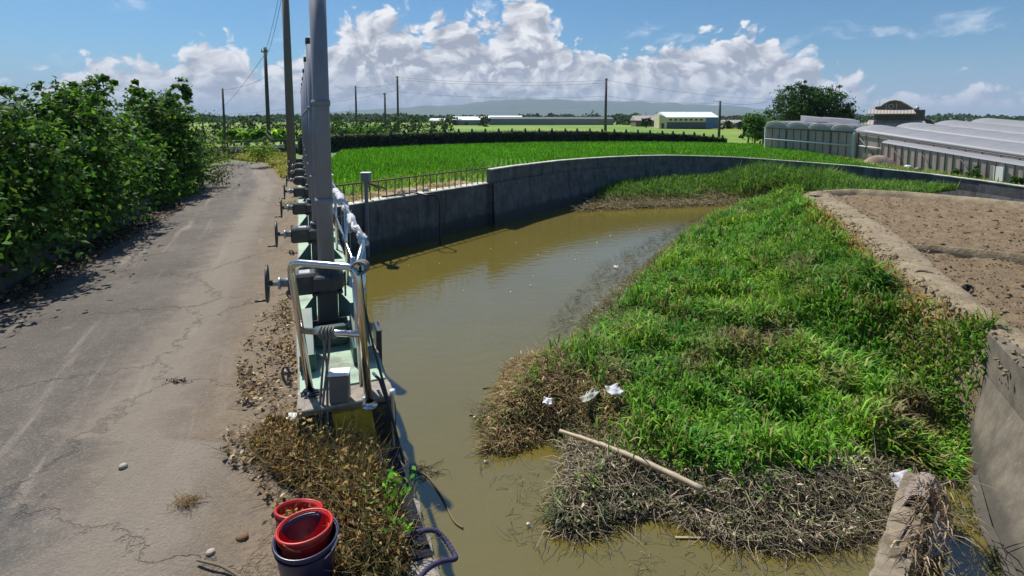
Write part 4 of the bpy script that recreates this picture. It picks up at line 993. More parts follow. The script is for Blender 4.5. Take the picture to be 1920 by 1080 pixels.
# ploughed soil
fld = [P(1548, 360, FZ), P(1700, 362, FZ), P(1920, 384, FZ), P(2300, 420, FZ), Vector((34, 8, 0)), Vector((34, -3, 0)), Vector((2.9, -3, 0)), Vector((4.75, 1.6, 0))] + [p for p in bk_out]
fy = [(p.x, p.y) for p in fld]
def plough_z(x, y):
    return FZ - .03 + .07 * (fbm(x, y, 1.3, 51) - .5) + .15 * (fbm(x, y, 5.5, 52, 3) - .45)
tag(sheet('ploughed_field', fy, plough_z, .085, M['plough']), kind='structure')
n = 15000; q = sample_poly(fy, n * 2); r2 = np.hypot(q[:, 0], q[:, 1]); q = q[rng.random(len(q)) < np.clip((12 / r2) ** 1.5, .1, 1)][:n]; n = len(q)
sz = rng.gamma(2.0, .008, n)[:, None, None] + .008; oct_ = np.array([(1, 0, 0), (0, 1, 0), (-1, 0, 0), (0, -1, 0), (0, 0, .8), (0, 0, -.8)], float)
V = (np.column_stack([q, plough_z(q[:, 0], q[:, 1]) + .012])[:, None, :] + oct_[None] * sz * rng.uniform(.6, 1.4, (n, 6, 3))).reshape(-1, 3)
fo_ = np.array([(0, 1, 4), (1, 2, 4), (2, 3, 4), (3, 0, 4), (1, 0, 5), (2, 1, 5), (3, 2, 5), (0, 3, 5)])
tag(raw_mesh('soil_clods', V, ((np.arange(n) * 6)[:, None, None] + fo_[None]).reshape(-1), np.arange(n * 8) * 3, M['plough'], True), kind='stuff')
# grass under everything on the far side of the water
fm = [P(x, y, WZ) for x, y in ((1070, 397), (1084, 392), (1108, 394), (1132, 390), (1158, 393), (1180, 389), (1212, 390), (1240, 386), (1268, 388), (1300, 384), (1328, 385), (1350, 381), (1385, 385), (1420, 384), (1500, 388))]
bkw = [p for p in offset(dense(wall2, .6), .55) if 5.2 < p.x < 24.5 and p.y > 27]
bkw = [Vector((p.x, p.y, 0)) for p in bkw if p.x > 6.5 or p.y > 29]
mpoly = [(p.x, p.y) for p in fm] + [tuple(P(x, y, -.6)[:2]) for x, y in ((1560, 358), (1640, 358))] + [(p.x, p.y) for p in reversed(bkw)]
def mound_z(x, y):
    d = dist_line(x, y, fm); return WZ - .05 + .1 + .85 * sst(d, 0, 4.5) + .35 * (fbm(x, y, .6, 71) - .5) * sst(d, 0, 1.5) + .12 * (fbm(x, y, 2.5, 72) - .4)
tag(sheet('far_bank', mpoly, mound_z, .4, M['bank']), kind='structure')

# right retaining wall, lining and low beam in the water
rt = thing('retaining_wall', 'concrete retaining wall with a sloped lining at the right edge', 'wall', (0, 0, 0))
ra_ = [P(1853, 622, -.28), P(1920, 690, -.28)]; dr = (ra_[1] - ra_[0]).normalized(); rend = ra_[0] + dr * 11.5
rn = Vector((dr.y, -dr.x, 0))                       # towards the water
if rn.x > 0: rn = -rn
def slab(pts, off, z0, z1, name, mat, n=24):
    a, c = pts; rings = []
    for i in range(n + 1):
        p = a.lerp(c, i / n); q = p + off; j = random.gauss(0, .006)
        rings.append([Vector((p.x, p.y, z0)), Vector((p.x, p.y, z1 - .03 + j)), Vector((p.x, p.y, z1 + j)) + off.normalized() * .02, Vector((q.x, q.y, z1 + j)), Vector((q.x, q.y, z0))])
    return MB().loft(rings).build(name, mat, rt)
slab([ra_[0], rend], -rn * .42, -1.2, -.28, 'upright_wall', M['lining'])
ta = [P(1853, 690, -.93), P(1920, 768, -.93)]; d2 = (ta[1] - ta[0]).normalized()
t0, t1 = ra_[0] + rn * .012 - dr * .9, rend + rn * .012; toe = [P(1812, 832, WZ), P(1822, 900, WZ), P(1845, 992, WZ)]
G = np.zeros((30, 14, 3))
tl = along([Vector((p.x, p.y, -2.0)) for p in (toe[0] + (toe[0] - toe[2]) * .6, toe[0], toe[1], toe[2], toe[2] + dr * 9)], 30)
for i in range(30):
    a = t0.lerp(t1, i / 29)
    for j in range(14):
        u = j / 13; p = Vector((a.x, a.y, -.92)).lerp(tl[i], u); G[i, j] = p
G[..., 2] += .03 * (fbm(G[..., 0], G[..., 1], 2, 91) - .5)
grid_mesh('sloped_lining', G, M['lining'], parent=rt)
b = MB(); q = along([Vector((p.x, p.y, WZ)) for p in (toe[1], toe[2], toe[2] + dr * 4)], 20); rings = []
for i, p in enumerate(q):
    rings.append([p + rn * .06 + Vector((0, 0, -.3)), p + rn * .05 + Vector((0, 0, .04)), p - rn * .06 + Vector((0, 0, .09)), p - rn * .1 - Vector((0, 0, .1))])
b.loft(rings); b.build('toe_kerb', M['lining'], rt)
be = thing('concrete_beam', 'low weathered concrete beam in the water at the lower right', 'beam', (0, 0, 0))
ba, bb = P(1722, 890, -1.55), P(1668, 1085, -1.55); bb = bb + (bb - ba) * .8; td = (bb - ba).normalized(); tn = Vector((td.y, -td.x, 0)); rings = []
for i in range(30):
    p = ba.lerp(bb, i / 29); j = [random.gauss(0, .012) for _ in range(4)]
    rings.append([p - tn * .18 + Vector((0, 0, -.6)), p - tn * (.16 + j[0]) + Vector((0, 0, -.05)), p - tn * .125 + Vector((0, 0, j[1])), p + tn * .125 + Vector((0, 0, j[2])), p + tn * (.16 + j[3]) + Vector((0, 0, -.05)), p + tn * .18 + Vector((0, 0, -.6))])
MB().loft(rings).build('beam_body', M['beam'], be)
for px_, py_ in ((1876, 712), (1888, 722)):
    p = P(px_, py_, -.85); kk = ((t0 - Vector((0, 0, CAMH))).dot(rn)) / ((p - Vector((0, 0, CAMH))).dot(rn)); p = Vector((0, 0, CAMH)) + (p - Vector((0, 0, CAMH))) * kk + rn * .012
    MB().lathe([(0, .0), (.022, .0)], c=p, n=12, M=rn.to_track_quat('Z', 'Y').to_matrix()).build('weep_hole', M['dark'], rt)
# rag and straw caught on it
c = P(1735, 925, -1.46); G = np.zeros((26, 22, 3))
for i in range(26):
    for j in range(22):
        u, v = i / 25 - .5, j / 21 - .5; G[i, j] = c + td * (u * .55) + tn * (v * .46) + Vector((0, 0, .09 - .6 * abs(v) ** 2 * 2))
G[..., 2] += .10 * (fbm(G[..., 0], G[..., 1], 7, 15) - .4)
tag(grid_mesh('sack_cloth', G, plain('grey_sack', (.25, .205, .195), .9, scale=12, bump=.01)), 'crumpled grey sack draped over the end of the concrete beam', 'sack')
n = 420; s = rng.uniform(-.25, 1.5, n); w_ = rng.normal(.12, .11, n)
base = np.array([c + td * float(a) + tn * float(-e) * 1 + Vector((0, 0, .08 + random.uniform(-.1, .1))) for a, e in zip(s, w_)])
az0 = math.atan2(td.y, td.x)
V = blades('straw_bundle', base, rng.uniform(.2, .6, n), .013, M['dry'], jitter([(.24, .17, .09), (.12, .085, .06), (.34, .27, .17), (.05, .04, .04)], n), lean=1.6, az=rng.normal(az0, .5, n), droop=.5)
tag(V, 'brown straw and fibre bundle hanging along the concrete beam', 'straw bundle')
tag(MB().tube([c + td * .25 + tn * -.06 + Vector((0, 0, .12)), c + td * .62 + tn * .05 + Vector((0, 0, .03)), c + td * 1.15 + tn * .12 + Vector((0, 0, .0))], .018, 7).build('dark_stick', M['cable']), 'dark stick lying along the concrete beam under the grey sack', 'stick')

# holes, blocks and chips in the bank slope
for (x, y, r, lab) in ((1728, 526, .17, 'dark burrow mouth in the earth slope below the path'), (1808, 545, .09, 'small dark hollow on the field side of the path')):
    p = P(x, y, -.42); b = MB(); b.lathe([(r * 1.15, -.06), (r * 1.3, .03), (r * .95, .05), (r * .8, 0), (r * .5, -.08)], M=Matrix.Rotation(R(50), 3, 'X') @ Matrix.Rotation(R(-30), 3, 'Y'), n=14)
    o = b.build('burrow_rim', M['track'], noise=.012); o.name = 'burrow'; o.location = p + Vector((0, -.05, .05)); tag(o, lab, 'burrow')
    q = MB(); q.lathe([(0, 0), (r * .85, .012)], M=Matrix.Rotation(R(50), 3, 'X') @ Matrix.Rotation(R(-30), 3, 'Y'), n=14); q.build('hollow', M['dark'], o)
p = P(1747, 566, -.62); t = thing('clay_block', 'brown hollow clay block with a pale top stuck in the bank slope', 'block', p, .3)
MB().box((0, 0, 0), (.17, .16, .22), bev=.02).build('body', M['brick'], t); MB().box((0, 0, .118), (.165, .155, .02), bev=.006).build('top_face', M['stone'], t)
for x, y, z, r, lab in ((1645, 452, -.4, .10, 'flat pale slab chip on the upper bank slope near the cross bund'), (1640, 462, -.45, .07, 'small pale chip just below the flat slab chip'), (1707, 503, -.4, .07, 'pale stone above the burrow mouth'), (1697, 538, -.55, .055, 'white chip left of the burrow mouth'), (1780, 606, -.55, .05, 'white chip on the slope above the right retaining wall'),
                        (1836, 650, -.72, .07, 'grey rubble stone against the corner of the retaining wall'), (1836, 606, -.34, .06, 'rubble stone on the path edge by the retaining wall')):
    lump(x, y, r, M['stone'], 'stone', lab, group='stones in the earth bank', z=z)

n = 1500; k_ = rng.integers(0, 90, n); u_ = rng.normal(.30, .28, n).clip(-.25, 1.0); q = np.array([Gb[a, 0] * (1 - b_) + Gb[a, 15] * b_ for a, b_ in zip(k_, u_)]); q[:, :2] += rng.normal(0, .08, (n, 2))
q[:, 2] = np.where(u_ > 0, -.26, np.where(inside(q[:, 0], q[:, 1], bank_poly), bank_z(q[:, 0], q[:, 1]), -.5)); sz = rng.gamma(2, .010, n)[:, None, None] + .008
V = (q[:, None, :] + oct_[None] * sz * rng.uniform(.6, 1.5, (n, 6, 3))).reshape(-1, 3)
tag(raw_mesh('path_rubble', V, ((np.arange(n) * 6)[:, None, None] + fo_[None]).reshape(-1), np.arange(n * 8) * 3, M['track'], True), kind='stuff')
n = 900; k_ = rng.integers(0, 90, n); u_ = np.where(rng.random(n) < .6, rng.normal(.08, .07, n), rng.normal(.72, .08, n)); q = np.array([Gb[a, 0] * (1 - b_) + Gb[a, 15] * b_ for a, b_ in zip(k_, u_)]); kk = fbm(q[:, 0], q[:, 1], 1.2, 61) > .48; q = q[kk]; q[:, 2] = -.30
tag(blades('path_weeds', q + rng.normal(0, .05, (len(q), 3)) * [1, 1, 0], rng.uniform(.05, .16, len(q)), .012, M['blade'], jitter([(.24, .21, .07), (.16, .17, .05), (.32, .26, .13)], len(q)), lean=.9), kind='stuff')
# grass on the island: kinds and density vary with wetness and slope
N = 260000
q = sample_poly(bank_poly, N); dw = dist_line(q[:, 0], q[:, 1], wl); db = dist_line(q[:, 0], q[:, 1], bk_in); z = bank_z(q[:, 0], q[:, 1])
r2 = np.hypot(q[:, 0], q[:, 1]); keep = rng.random(N) < np.clip((9.0 / r2) ** 1.3, .10, 1)
px, py = proj(q[:, 0], q[:, 1], z); nz = fbm(q[:, 0], q[:, 1], 1.3, 101); nz2 = fbm(q[:, 0], q[:, 1], .55, 105)
front = sst(py + 90 * (nz - .5), 885, 950) * sst(px, 1150, 1350)
dwg = dist_line(q[:, 0], q[:, 1], wl[:-3]); green = sst(dwg + 1.5 * (nz - .5) + .8 * (nz2 - .5), .45, 1.35) * (1 - .75 * front) * (1 - .85 * sst(1230 - px + 90 * (nz - .5), -30, 80) * sst(py, 560, 680))
slopeb = sst(db + .5 * (nz - .5), .8, .25) * (1 - sst(py, 560, 660))
def blob(cx, cy, rx_, ry_): return np.exp(-(((px - cx) / rx_) ** 2 + ((py - cy) / ry_) ** 2) ** 1.5)
bare = np.clip(blob(1395, 660, 75, 30) + blob(1705, 800, 55, 38) + .8 * blob(1470, 640, 30, 18) + .7 * blob(1300, 700, 40, 22) + .6 * blob(1560, 740, 36, 20) + .6 * blob(1500, 520, 40, 16), 0, 1)
hole_ = np.clip(blob(1420, 585, 55, 28) + blob(1610, 880, 60, 34) + blob(1400, 402, 45, 16) * .7 + blob(1240, 825, 30, 35), 0, 1)
dens = np.clip(1 - .93 * slopeb * (1 - sst(py, 420, 380) * .0), .05, 1) * (1 - .55 * bare) * (1 - .8 * hole_)
keep &= rng.random(N) < dens
tipz = sst(py, 500, 400) * sst(px, 1500, 1560)
q, z, dw, db, px, py, nz, nz2, green, slopeb, bare, tipz, r2, front = [a[keep] for a in (q, z, dw, db, px, py, nz, nz2, green, slopeb, bare, tipz, r2, front)]
n = len(q); big = fbm(q[:, 0], q[:, 1], 1.9, 120)
isg = rng.random(n) < green
gcol = np.array((.092, .235, .024)) * (1 + .9 * (nz2 - .5))[:, None]; gcol = gcol + np.clip(fbm(q[:, 0], q[:, 1], .8, 131) - .45, 0, 1)[:, None] * np.array((.22, .28, .0)); gcol = np.where(rng.random((n, 1)) < .12, gcol * [1.5, 1.35, 1.6], gcol); gcol = np.where(rng.random((n, 1)) < .10 + .25 * sst(fbm(q[:, 0], q[:, 1], 1.1, 133), .56, .7)[:, None], jitter([(.26, .25, .07), (.20, .17, .07), (.30, .30, .10)], n), gcol)
dcol = jitter([(.15, .165, .06), (.25, .205, .11), (.11, .15, .045), (.33, .28, .16)], n)
ybr = jitter([(.25, .22, .05), (.32, .17, .045), (.20, .24, .04)], n)
tint = np.where(isg[:, None], gcol, dcol); tint = tint * (1 - bare[:, None]) + jitter([(.24, .175, .10), (.16, .11, .07)], n) * bare[:, None]
edge = np.clip(slopeb * 1.2 + tipz, 0, 1)[:, None]; tint = np.where(rng.random((n, 1)) < edge, ybr, tint)
lift = np.where(isg, .36 * rng.random(n) ** 1.4 * (.40 + .75 * sst(fbm(q[:, 0], q[:, 1], 1.5, 140, 3), .36, .66)), .06 * rng.random(n)) * (1 - slopeb) * sst(dw, .1, .8)
L = np.where(isg, rng.uniform(.13, .30, n), rng.uniform(.09, .22, n)) * (1 - .35 * slopeb) * np.clip(.8 + r2 / 40, .8, 1.6)
clump_ = sst(fbm(q[:, 0], q[:, 1], 1.5, 140, 3), .36, .66); L = L * np.where(isg, .78 + .6 * clump_, 1.0)
W = np.where(isg, rng.uniform(.018, .036, n), rng.uniform(.009, .020, n)) * np.clip(.75 + r2 / 32, .8, 1.8)
tag(blades('island_grass', np.column_stack([q, z + lift - .02]), L, W, M['blade'], tint, lean=.42 + .8 * sst(fbm(q[:, 0], q[:, 1], .9, 150), .5, .66), droop=.55), kind='stuff')
print('island blades', n)
# tall tufts that break the outline
n = 2600; q = sample_poly(bank_poly, n * 3); dw = dist_line(q[:, 0], q[:, 1], wl); db = dist_line(q[:, 0], q[:, 1], bk_in); k = (fbm(q[:, 0], q[:, 1], 2.1, 160) > .56) & (dw > .8) & (db > .9); q = q[k][:n]; n = len(q)
tag(blades('tall_grass', np.column_stack([q, bank_z(q[:, 0], q[:, 1]) + .1]), rng.uniform(.3, .55, n), .02, M['blade'], jitter([(.045, .16, .02), (.09, .24, .03), (.05, .12, .03)], n), lean=.55, droop=.6), kind='stuff')
# drifted stalks: the brown raft at the left tip and the tangle along the front edge
def stalk_zone(name, pts, n, cols, L, rad, z0, rise=.15, dz=.12):
    poly = [tuple(P(x, y, WZ + .1)[:2]) for x, y in pts]; q = sample_poly(poly, n); ins = inside(q[:, 0], q[:, 1], bank_poly)
    zz = np.where(ins, bank_z(q[:, 0], q[:, 1]), WZ + .0) + rng.uniform(0, 1, n) * np.where(ins, dz, .05) + z0
    o = stalks(name, np.column_stack([q, zz]), rng.uniform(L[0], L[1], n), M['dry'], jitter(cols, n), rad, rise=rise); return tag(o, kind='stuff')
brown = [(.34, .23, .115), (.45, .34, .19), (.21, .14, .08), (.28, .21, .08)]; grey = [(.36, .30, .20), (.21, .175, .125), (.48, .41, .30), (.11, .09, .07)]
stalk_zone('drift_raft', ((960, 668), (1060, 650), (1150, 690), (1190, 740), (1160, 820), (1060, 800), (960, 840), (900, 838), (930, 740)), 6500, brown, (.12, .38), .005, .0)
stalk_zone('drift_tangle', ((1065, 830), (1180, 880), (1320, 915), (1500, 895), (1680, 890), (1740, 890), (1690, 950), (1620, 1010), (1480, 1030), (1350, 1010), (1240, 955), (1080, 1000), (1030, 985), (1060, 900)), 4300, grey, (.14, .5), .0055, .0, dz=.14)
stalk_zone('drift_stems', ((1080, 600), (1180, 530), (1250, 560), (1220, 680), (1240, 800), (1180, 830), (1160, 720), (1080, 660)), 4200, grey + [(.15, .16, .07)], (.12, .35), .0045, .02)
stalk_zone('drift_fringe', ((1330, 395), (1250, 460), (1130, 560), (1070, 640), (1010, 640), (1060, 560), (1130, 490), (1230, 440)), 900, [(.05, .055, .04), (.10, .095, .07), (.03, .035, .03)], (.12, .45), .004, .0, rise=.5)
stalk_zone('drift_strands', ((930, 880), (1040, 850), (1060, 1000), (1300, 970), (1640, 1000), (1640, 1060), (1200, 1060), (960, 1010)), 200, [(.20, .18, .10), (.09, .08, .05), (.30, .27, .17)], (.1, .35), .0035, .0, rise=.02)
stalk_zone('drift_strands', ((880, 760), (930, 730), (960, 840), (900, 870)), 150, [(.10, .085, .06), (.2, .17, .12)], (.1, .35), .004, .0, rise=.1)
def drift_mat(name, pts, n, cols, dz):
    q = sample_poly([tuple(P(x, y, WZ + .1)[:2]) for x, y in pts], n); ins = inside(q[:, 0], q[:, 1], bank_poly); z = np.where(ins, bank_z(q[:, 0], q[:, 1]), WZ) + rng.random(n) * dz + .02
    V, l, s_ = leaf_quads(np.column_stack([q, z]), rng.uniform(.04, .15, n), rng.normal(size=(n, 3)) * .45 + [0, 0, 1], .22); tag(raw_mesh(name, V, l, s_, M['dry'], False, np.repeat(jitter(cols, n), 4, 0)), kind='stuff')
drift_mat('drift_leaves', ((1065, 830), (1180, 880), (1320, 905), (1500, 885), (1690, 880), (1690, 950), (1620, 1005), (1480, 1022), (1350, 1005), (1240, 950), (1080, 995), (1040, 980), (1060, 900)), 4200, grey + [(.17, .18, .08), (.13, .16, .06)], .16)
drift_mat('drift_leaves', ((960, 668), (1060, 650), (1150, 690), (1190, 740), (1160, 820), (1060, 800), (960, 840), (900, 838), (930, 740)), 2600, brown, .16)
# half-drowned green leaves in front of the pole
poly = [tuple(P(x, y, WZ)[:2]) for x, y in ((1120, 880), (1290, 925), (1240, 955), (1100, 1005), (1020, 990), (1050, 930))]
q = sample_poly(poly, 900); tag(blades('floating_leaves', np.column_stack([q, np.full(900, WZ + .03) + rng.uniform(0, .14, 900)]), rng.uniform(.06, .16, 900), .022, M['blade'], jitter([(.09, .14, .05), (.16, .20, .09), (.07, .10, .05)], 900), lean=1.1), kind='stuff')
q = np.concatenate([sample_poly([tuple(P(x, y, WZ)[:2]) for x, y in pl], k) for pl, k in ((((1860, 1030), (1920, 1020), (1920, 1080), (1850, 1080)), 120), (((1800, 900), (1830, 960), (1840, 1010), (1770, 1000)), 160))])
tag(blades('wet_weeds', np.column_stack([q, np.full(len(q), WZ + .02)]), rng.uniform(.05, .14, len(q)), .015, M['blade'], jitter([(.14, .15, .05), (.2, .15, .08), (.06, .10, .03)], len(q)), lean=1.0), kind='stuff')
# grass on bank slope tip and far mound
N = 34000; q = sample_poly(mpoly, N); d = dist_line(q[:, 0], q[:, 1], fm); z = mound_z(q[:, 0], q[:, 1]); px, py = proj(q[:, 0], q[:, 1], z)
tall = 1.1 * np.exp(-(((px - 1425) / 60) ** 2)) + .9 * np.exp(-(((px - 1535) / 50) ** 2)); g = sst(d + 2.2 * (fbm(q[:, 0], q[:, 1], .5, 201) - .5), .6, 2.2)
tint = np.where((rng.random(N) < g)[:, None], jitter([(.11, .24, .035), (.18, .30, .055), (.07, .16, .03)], N), jitter([(.20, .165, .08), (.13, .14, .05), (.26, .22, .12)], N))
keep = rng.random(N) < np.clip(.35 + .65 * sst(d, 0, 1.2), 0, 1)
L = (.24 + .30 * g + .8 * tall * g) * rng.uniform(.6, 1.4, N); o = blades('far_bank_grass', np.column_stack([q, z])[keep], L[keep], rng.uniform(.02, .045, N)[keep], M['blade'], tint[keep], lean=.5, droop=.5); tag(o, kind='stuff')

pl_ = [tuple(P(x, y, WZ)[:2]) for x, y in ((1070, 400), (1130, 396), (1240, 391), (1350, 387), (1420, 388), (1440, 376), (1340, 372), (1240, 374), (1150, 380), (1090, 386))]; q = sample_poly(pl_, 2600); ins = inside(q[:, 0], q[:, 1], mpoly)
tag(stalks('far_drift', np.column_stack([q, np.where(ins, mound_z(q[:, 0], q[:, 1]), WZ) + rng.random(2600) * .22]), rng.uniform(.25, .7, 2600), M['dry'], jitter([(.34, .27, .14), (.22, .18, .10), (.42, .35, .22), (.14, .12, .07)], 2600), .012, rise=.15), kind='stuff')
# single pieces lying about
pa, pb = P(1050, 808, WZ + .30), P(1318, 918, WZ + .34)
t = thing('bamboo_pole', 'long pale dry bamboo pole lying across the drifted stalks', 'pole', (0, 0, 0)); b = MB(); pts = [pa.lerp(pb, i / 24) + Vector((0, 0, .05 * math.sin(i / 24 * math.pi))) for i in range(25)]
b.tube(pts, [.024 + .014 * min(1, i / 12) + (.006 if i % 4 == 0 else 0) for i in range(25)], 12); b.build('culm', M['bamboo'], t)
tag(MB().tube([P(1200, 882, WZ + .16), P(1245, 908, WZ + .14), P(1330, 926, WZ + .14), P(1365, 935, WZ + .12)], .014, 7).build('branch', M['bamboo']), 'thin pale branch lying along the lower side of the bamboo pole', 'branch')
for pts, r, mt, lab in ((((1266, 1008), (1335, 1009)), .012, 'bamboo', 'thin pale straight reed floating at the bottom of the photo'), (((905, 728), (960, 722)), .012, 'stick', 'dark stick poking out of the left tip of the drift raft'), (((880, 777), (935, 786)), .014, 'stick', 'grey stick afloat left of the drift raft'),
                        (((1060, 783), (1110, 779)), .014, 'bamboo', 'tan stick at the near edge of the drift raft'), (((1615, 1000), (1650, 968), (1690, 940)), .016, 'stick', 'grey branch leaning from the water towards the grey sack'), (((1130, 815), (1140, 790), (1150, 770)), .008, 'bamboo', 'short forked twig standing above the bamboo pole'),
                        (((768, 882), (800, 892), (830, 935), (850, 975), (868, 990)), .010, 'stick', 'dark twig drifting beside the parapet wall')):
    q = [P(x, y, WZ + (.16 if 1050 < x < 1160 and y < 820 else .015)) for x, y in pts]
    if len(q) > 2: q = smooth(q, 5)
    tag(MB().tube(q, r, 7).build('stick', M[mt]), lab, 'stick')
def scrap(px, py, size, z, name, lab, cat, mat, ry=0):
    c = P(px, py, z); G = np.zeros((9, 9, 3)); rot = Matrix.Rotation(random.uniform(-.5, .5) + ry, 3, 'Z') @ Matrix.Rotation(random.uniform(.1, .6), 3, 'X')
    for i in range(9):
        for j in range(9): G[i, j] = c + rot @ Vector(((i / 8 - .5) * size[0], (j / 8 - .5) * size[1], .022 * math.sin(i * .9 + 1) * math.cos(j * .7) + random.gauss(0, .009)))
    o = grid_mesh(name, G, mat, smooth=False); md = o.modifiers.new('thick', 'SOLIDIFY'); md.thickness = .004; return tag(o, lab, cat)
scrap(1152, 731, (.24, .20), WZ + .62, 'plastic_sack', 'white printed plastic sack on top of the drift raft', 'plastic bag', M['cloth'], .5)
scrap(1106, 742, (.42, .13), WZ + .56, 'torn_sheet', 'long torn grey plastic sheet beside the white sack', 'plastic sheet', plain('grey_sheet_plastic', (.36, .37, .30), .5), .8)
scrap(1027, 752, (.14, .11), WZ + .49, 'plastic_scrap', 'crumpled white plastic scrap among twigs on the drift raft', 'plastic scrap', M['white'])
scrap(1155, 500, (.16, .10), WZ + .06, 'plastic_scrap', 'white plastic scrap at the water edge among thin dark stems', 'plastic scrap', M['white'])
scrap(1698, 903, (.3, .24), WZ + .3, 'torn_sheet', 'pale torn sheet pieces left of the grey sack', 'plastic sheet', M['cloth'])
scrap(1112, 694, (.2, .05), WZ + .51, 'bark_strip', 'dark wet bark strip on the drift raft above the torn sheet', 'bark', M['stick'])
fl = [(1000, 765, 'white foam bit left of the crumpled plastic scrap'), (1047, 775, 'pale foam bit below the crumpled plastic scrap'), (910, 865, 'white foam bit afloat below the left tip of the drift raft'), (890, 782, 'tiny foam bit afloat beside the grey stick'), (981, 820, 'foam bit in the dark twigs below the drift raft'), (1120, 852, 'pale rounded foam bit below the bamboo pole'),
      (1260, 958, 'pale oblong foam piece under the lower end of the bamboo pole'), (990, 983, 'small white foam bit among loose strands near the floating leaves'), (1600, 997, 'long white foam piece at the front edge of the stalk tangle'), (1500, 1018, 'white foam piece under the front of the stalk tangle'), (1640, 1010, 'foam piece beside the branch by the concrete beam'), (1510, 950, 'white foam bit in the middle of the stalk tangle'), (1580, 1008, 'small foam bit left of the long white foam piece')]
for x, y, lab in fl:
    up = .28 if (1180 > x > 990 and y < 780) else (.25 if (x, y) == (1510, 950) else .02)
    lump(x, y, random.uniform(.016, .034), M['foam'], 'foam_bit', lab, 'foam', 'foam bits in the drift', z=WZ + up, flat=.5)
o0 = None
for i, (x, y) in enumerate(((920, 466), (824, 494), (766, 497), (958, 548), (1000, 518), (1065, 478), (1080, 487), (1083, 474), (1120, 455), (1200, 431), (1145, 442), (995, 535), (1130, 527), (1100, 484), (1010, 478), (1047, 470), (968, 455), (870, 545))):
    c = P(x, y, WZ + .008); r = random.uniform(.022, .05); b = MB(); b.lathe([(0, .014), (r * .7, .011), (r, .0), (r * .9, -.012)], n=8); b.v = [(x * random.uniform(.7, 1.5), y, z) for x, y, z in b.v]; o = b.build('foam_fleck', M['fleck'], noise=.004); o.location = c
    tag(o, 'small off-white foam fleck drifting on open water of the canal', 'foam', 'foam flecks on the canal')
# twigs caught by the parapet
c = P(790, 885, WZ); n = 60
tag(stalks('twig_cluster', np.array(c) + rng.normal(size=(n, 3)) * [.13, .08, .02], rng.uniform(.1, .35, n), M['dry'], jitter([(.12, .085, .05), (.05, .04, .03)], n), .005, rise=.1), 'clump of brown twigs floating against the parapet wall', 'twig clump')

# ------------------------------------------------------------------ rice field beyond the canal
vback = offset(dense(wall1, 1.0), -1.9); vb2 = offset(dense(wall2[:13], 1.0), -.5)
rice = [(p.x, p.y) for p in vback] + [(p.x, p.y) for p in vb2] + [tuple(P(x, y, 0)[:2]) for x, y in ((1660, 302), (1600, 290), (1520, 281), (1440, 273), (1362, 270), (1300, 268.5), (1200, 267.5), (1100, 267.5), (1000, 268.5), (900, 271), (800, 274), (700, 279), (640, 284))] + [tuple(D(s, .75)[:2]) for s in (27, 20, 15)]
tag(sheet('rice_field', rice, lambda x, y: gz(x, y) - .03 + .03 * (fbm(x, y, .8, 5) - .5), 1.0, M['paddy']), kind='structure')
ve = offset(dense(wall1, .5), -2.1); strip = [(p.x, p.y) for p in offset(dense(wall1, .5), -.35)] + [(p.x, p.y) for p in reversed(ve)]
tag(sheet('dry_verge', strip, lambda x, y: gz(x, y) - .02 + .14 * (fbm(x, y, 1.6, 6) - .4), .2, M['dryearth']), kind='structure')
N = 150000; q = sample_poly(rice, N); r2 = np.hypot(q[:, 0], q[:, 1]); keep = rng.random(N) < np.clip((30 / r2) ** 1.2, .2, 1); q = q[keep]; r2 = r2[keep]; n = len(q)
near = sst(dist_line(q[:, 0], q[:, 1], vback) + 2.5 * (fbm(q[:, 0], q[:, 1], .5, 9) - .5), 4.5, 1.2)
# planted in rows
rw = np.round(q[:, 0] / .32 + .02 * q[:, 1]) * .32 - .0064 * q[:, 1]; q[:, 0] = np.where(r2 < 40, rw + rng.normal(0, .035, n), q[:, 0])
kp = rng.random(n) > .45 * near; q, r2, near = q[kp], r2[kp], near[kp]; n = len(q)
tint = np.where((rng.random(n) < near * .55)[:, None], jitter([(.38, .38, .07), (.28, .34, .05)], n), jitter([(.115, .32, .012), (.155, .39, .016), (.09, .26, .012)], n)) * (.85 + .5 * (fbm(q[:, 0], q[:, 1], .12, 77) - .3))[:, None]
tag(blades('rice_plants', np.column_stack([q, gz(q[:, 0], q[:, 1]) - .04]), rng.uniform(.22, .42, n), np.clip(.015 + r2 * .0009, .02, .07), M['blade'], tint, lean=.22, droop=.25), kind='stuff')
n = 2600; q = sample_poly(strip, n); tag(blades('verge_grass', np.column_stack([q, np.full(n, .0)])[fbm(q[:, 0], q[:, 1], .9, 14) > .5], .16, .02, M['blade'], jitter([(.25, .22, .06), (.12, .2, .03), (.33, .25, .1)], n)[fbm(q[:, 0], q[:, 1], .9, 14) > .5], lean=.7), kind='stuff')

vb3 = [p for p in offset(dense(wall2, 1.0), -.45) if p.x > 12 and proj(p.x, p.y, p.z)[0] < 1935]
gpv = [(p.x, p.y) for p in vb3] + [tuple(P(x, y, -1.3)[:2]) for x, y in ((1925, 344), (1840, 333), (1750, 320))] + [tuple(P(x, y, -.6)[:2]) for x, y in ((1680, 306), (1610, 297), (1560, 292))]
n = 9000; q = sample_poly(gpv, n)
tag(blades('wall_verge_grass', np.column_stack([q, gz(q[:, 0], q[:, 1]) - .06]), rng.uniform(.15, .45, n), .045, M['blade'], jitter([(.13, .25, .03), (.22, .28, .06), (.08, .17, .025), (.3, .27, .1)], n), lean=.5), kind='stuff')

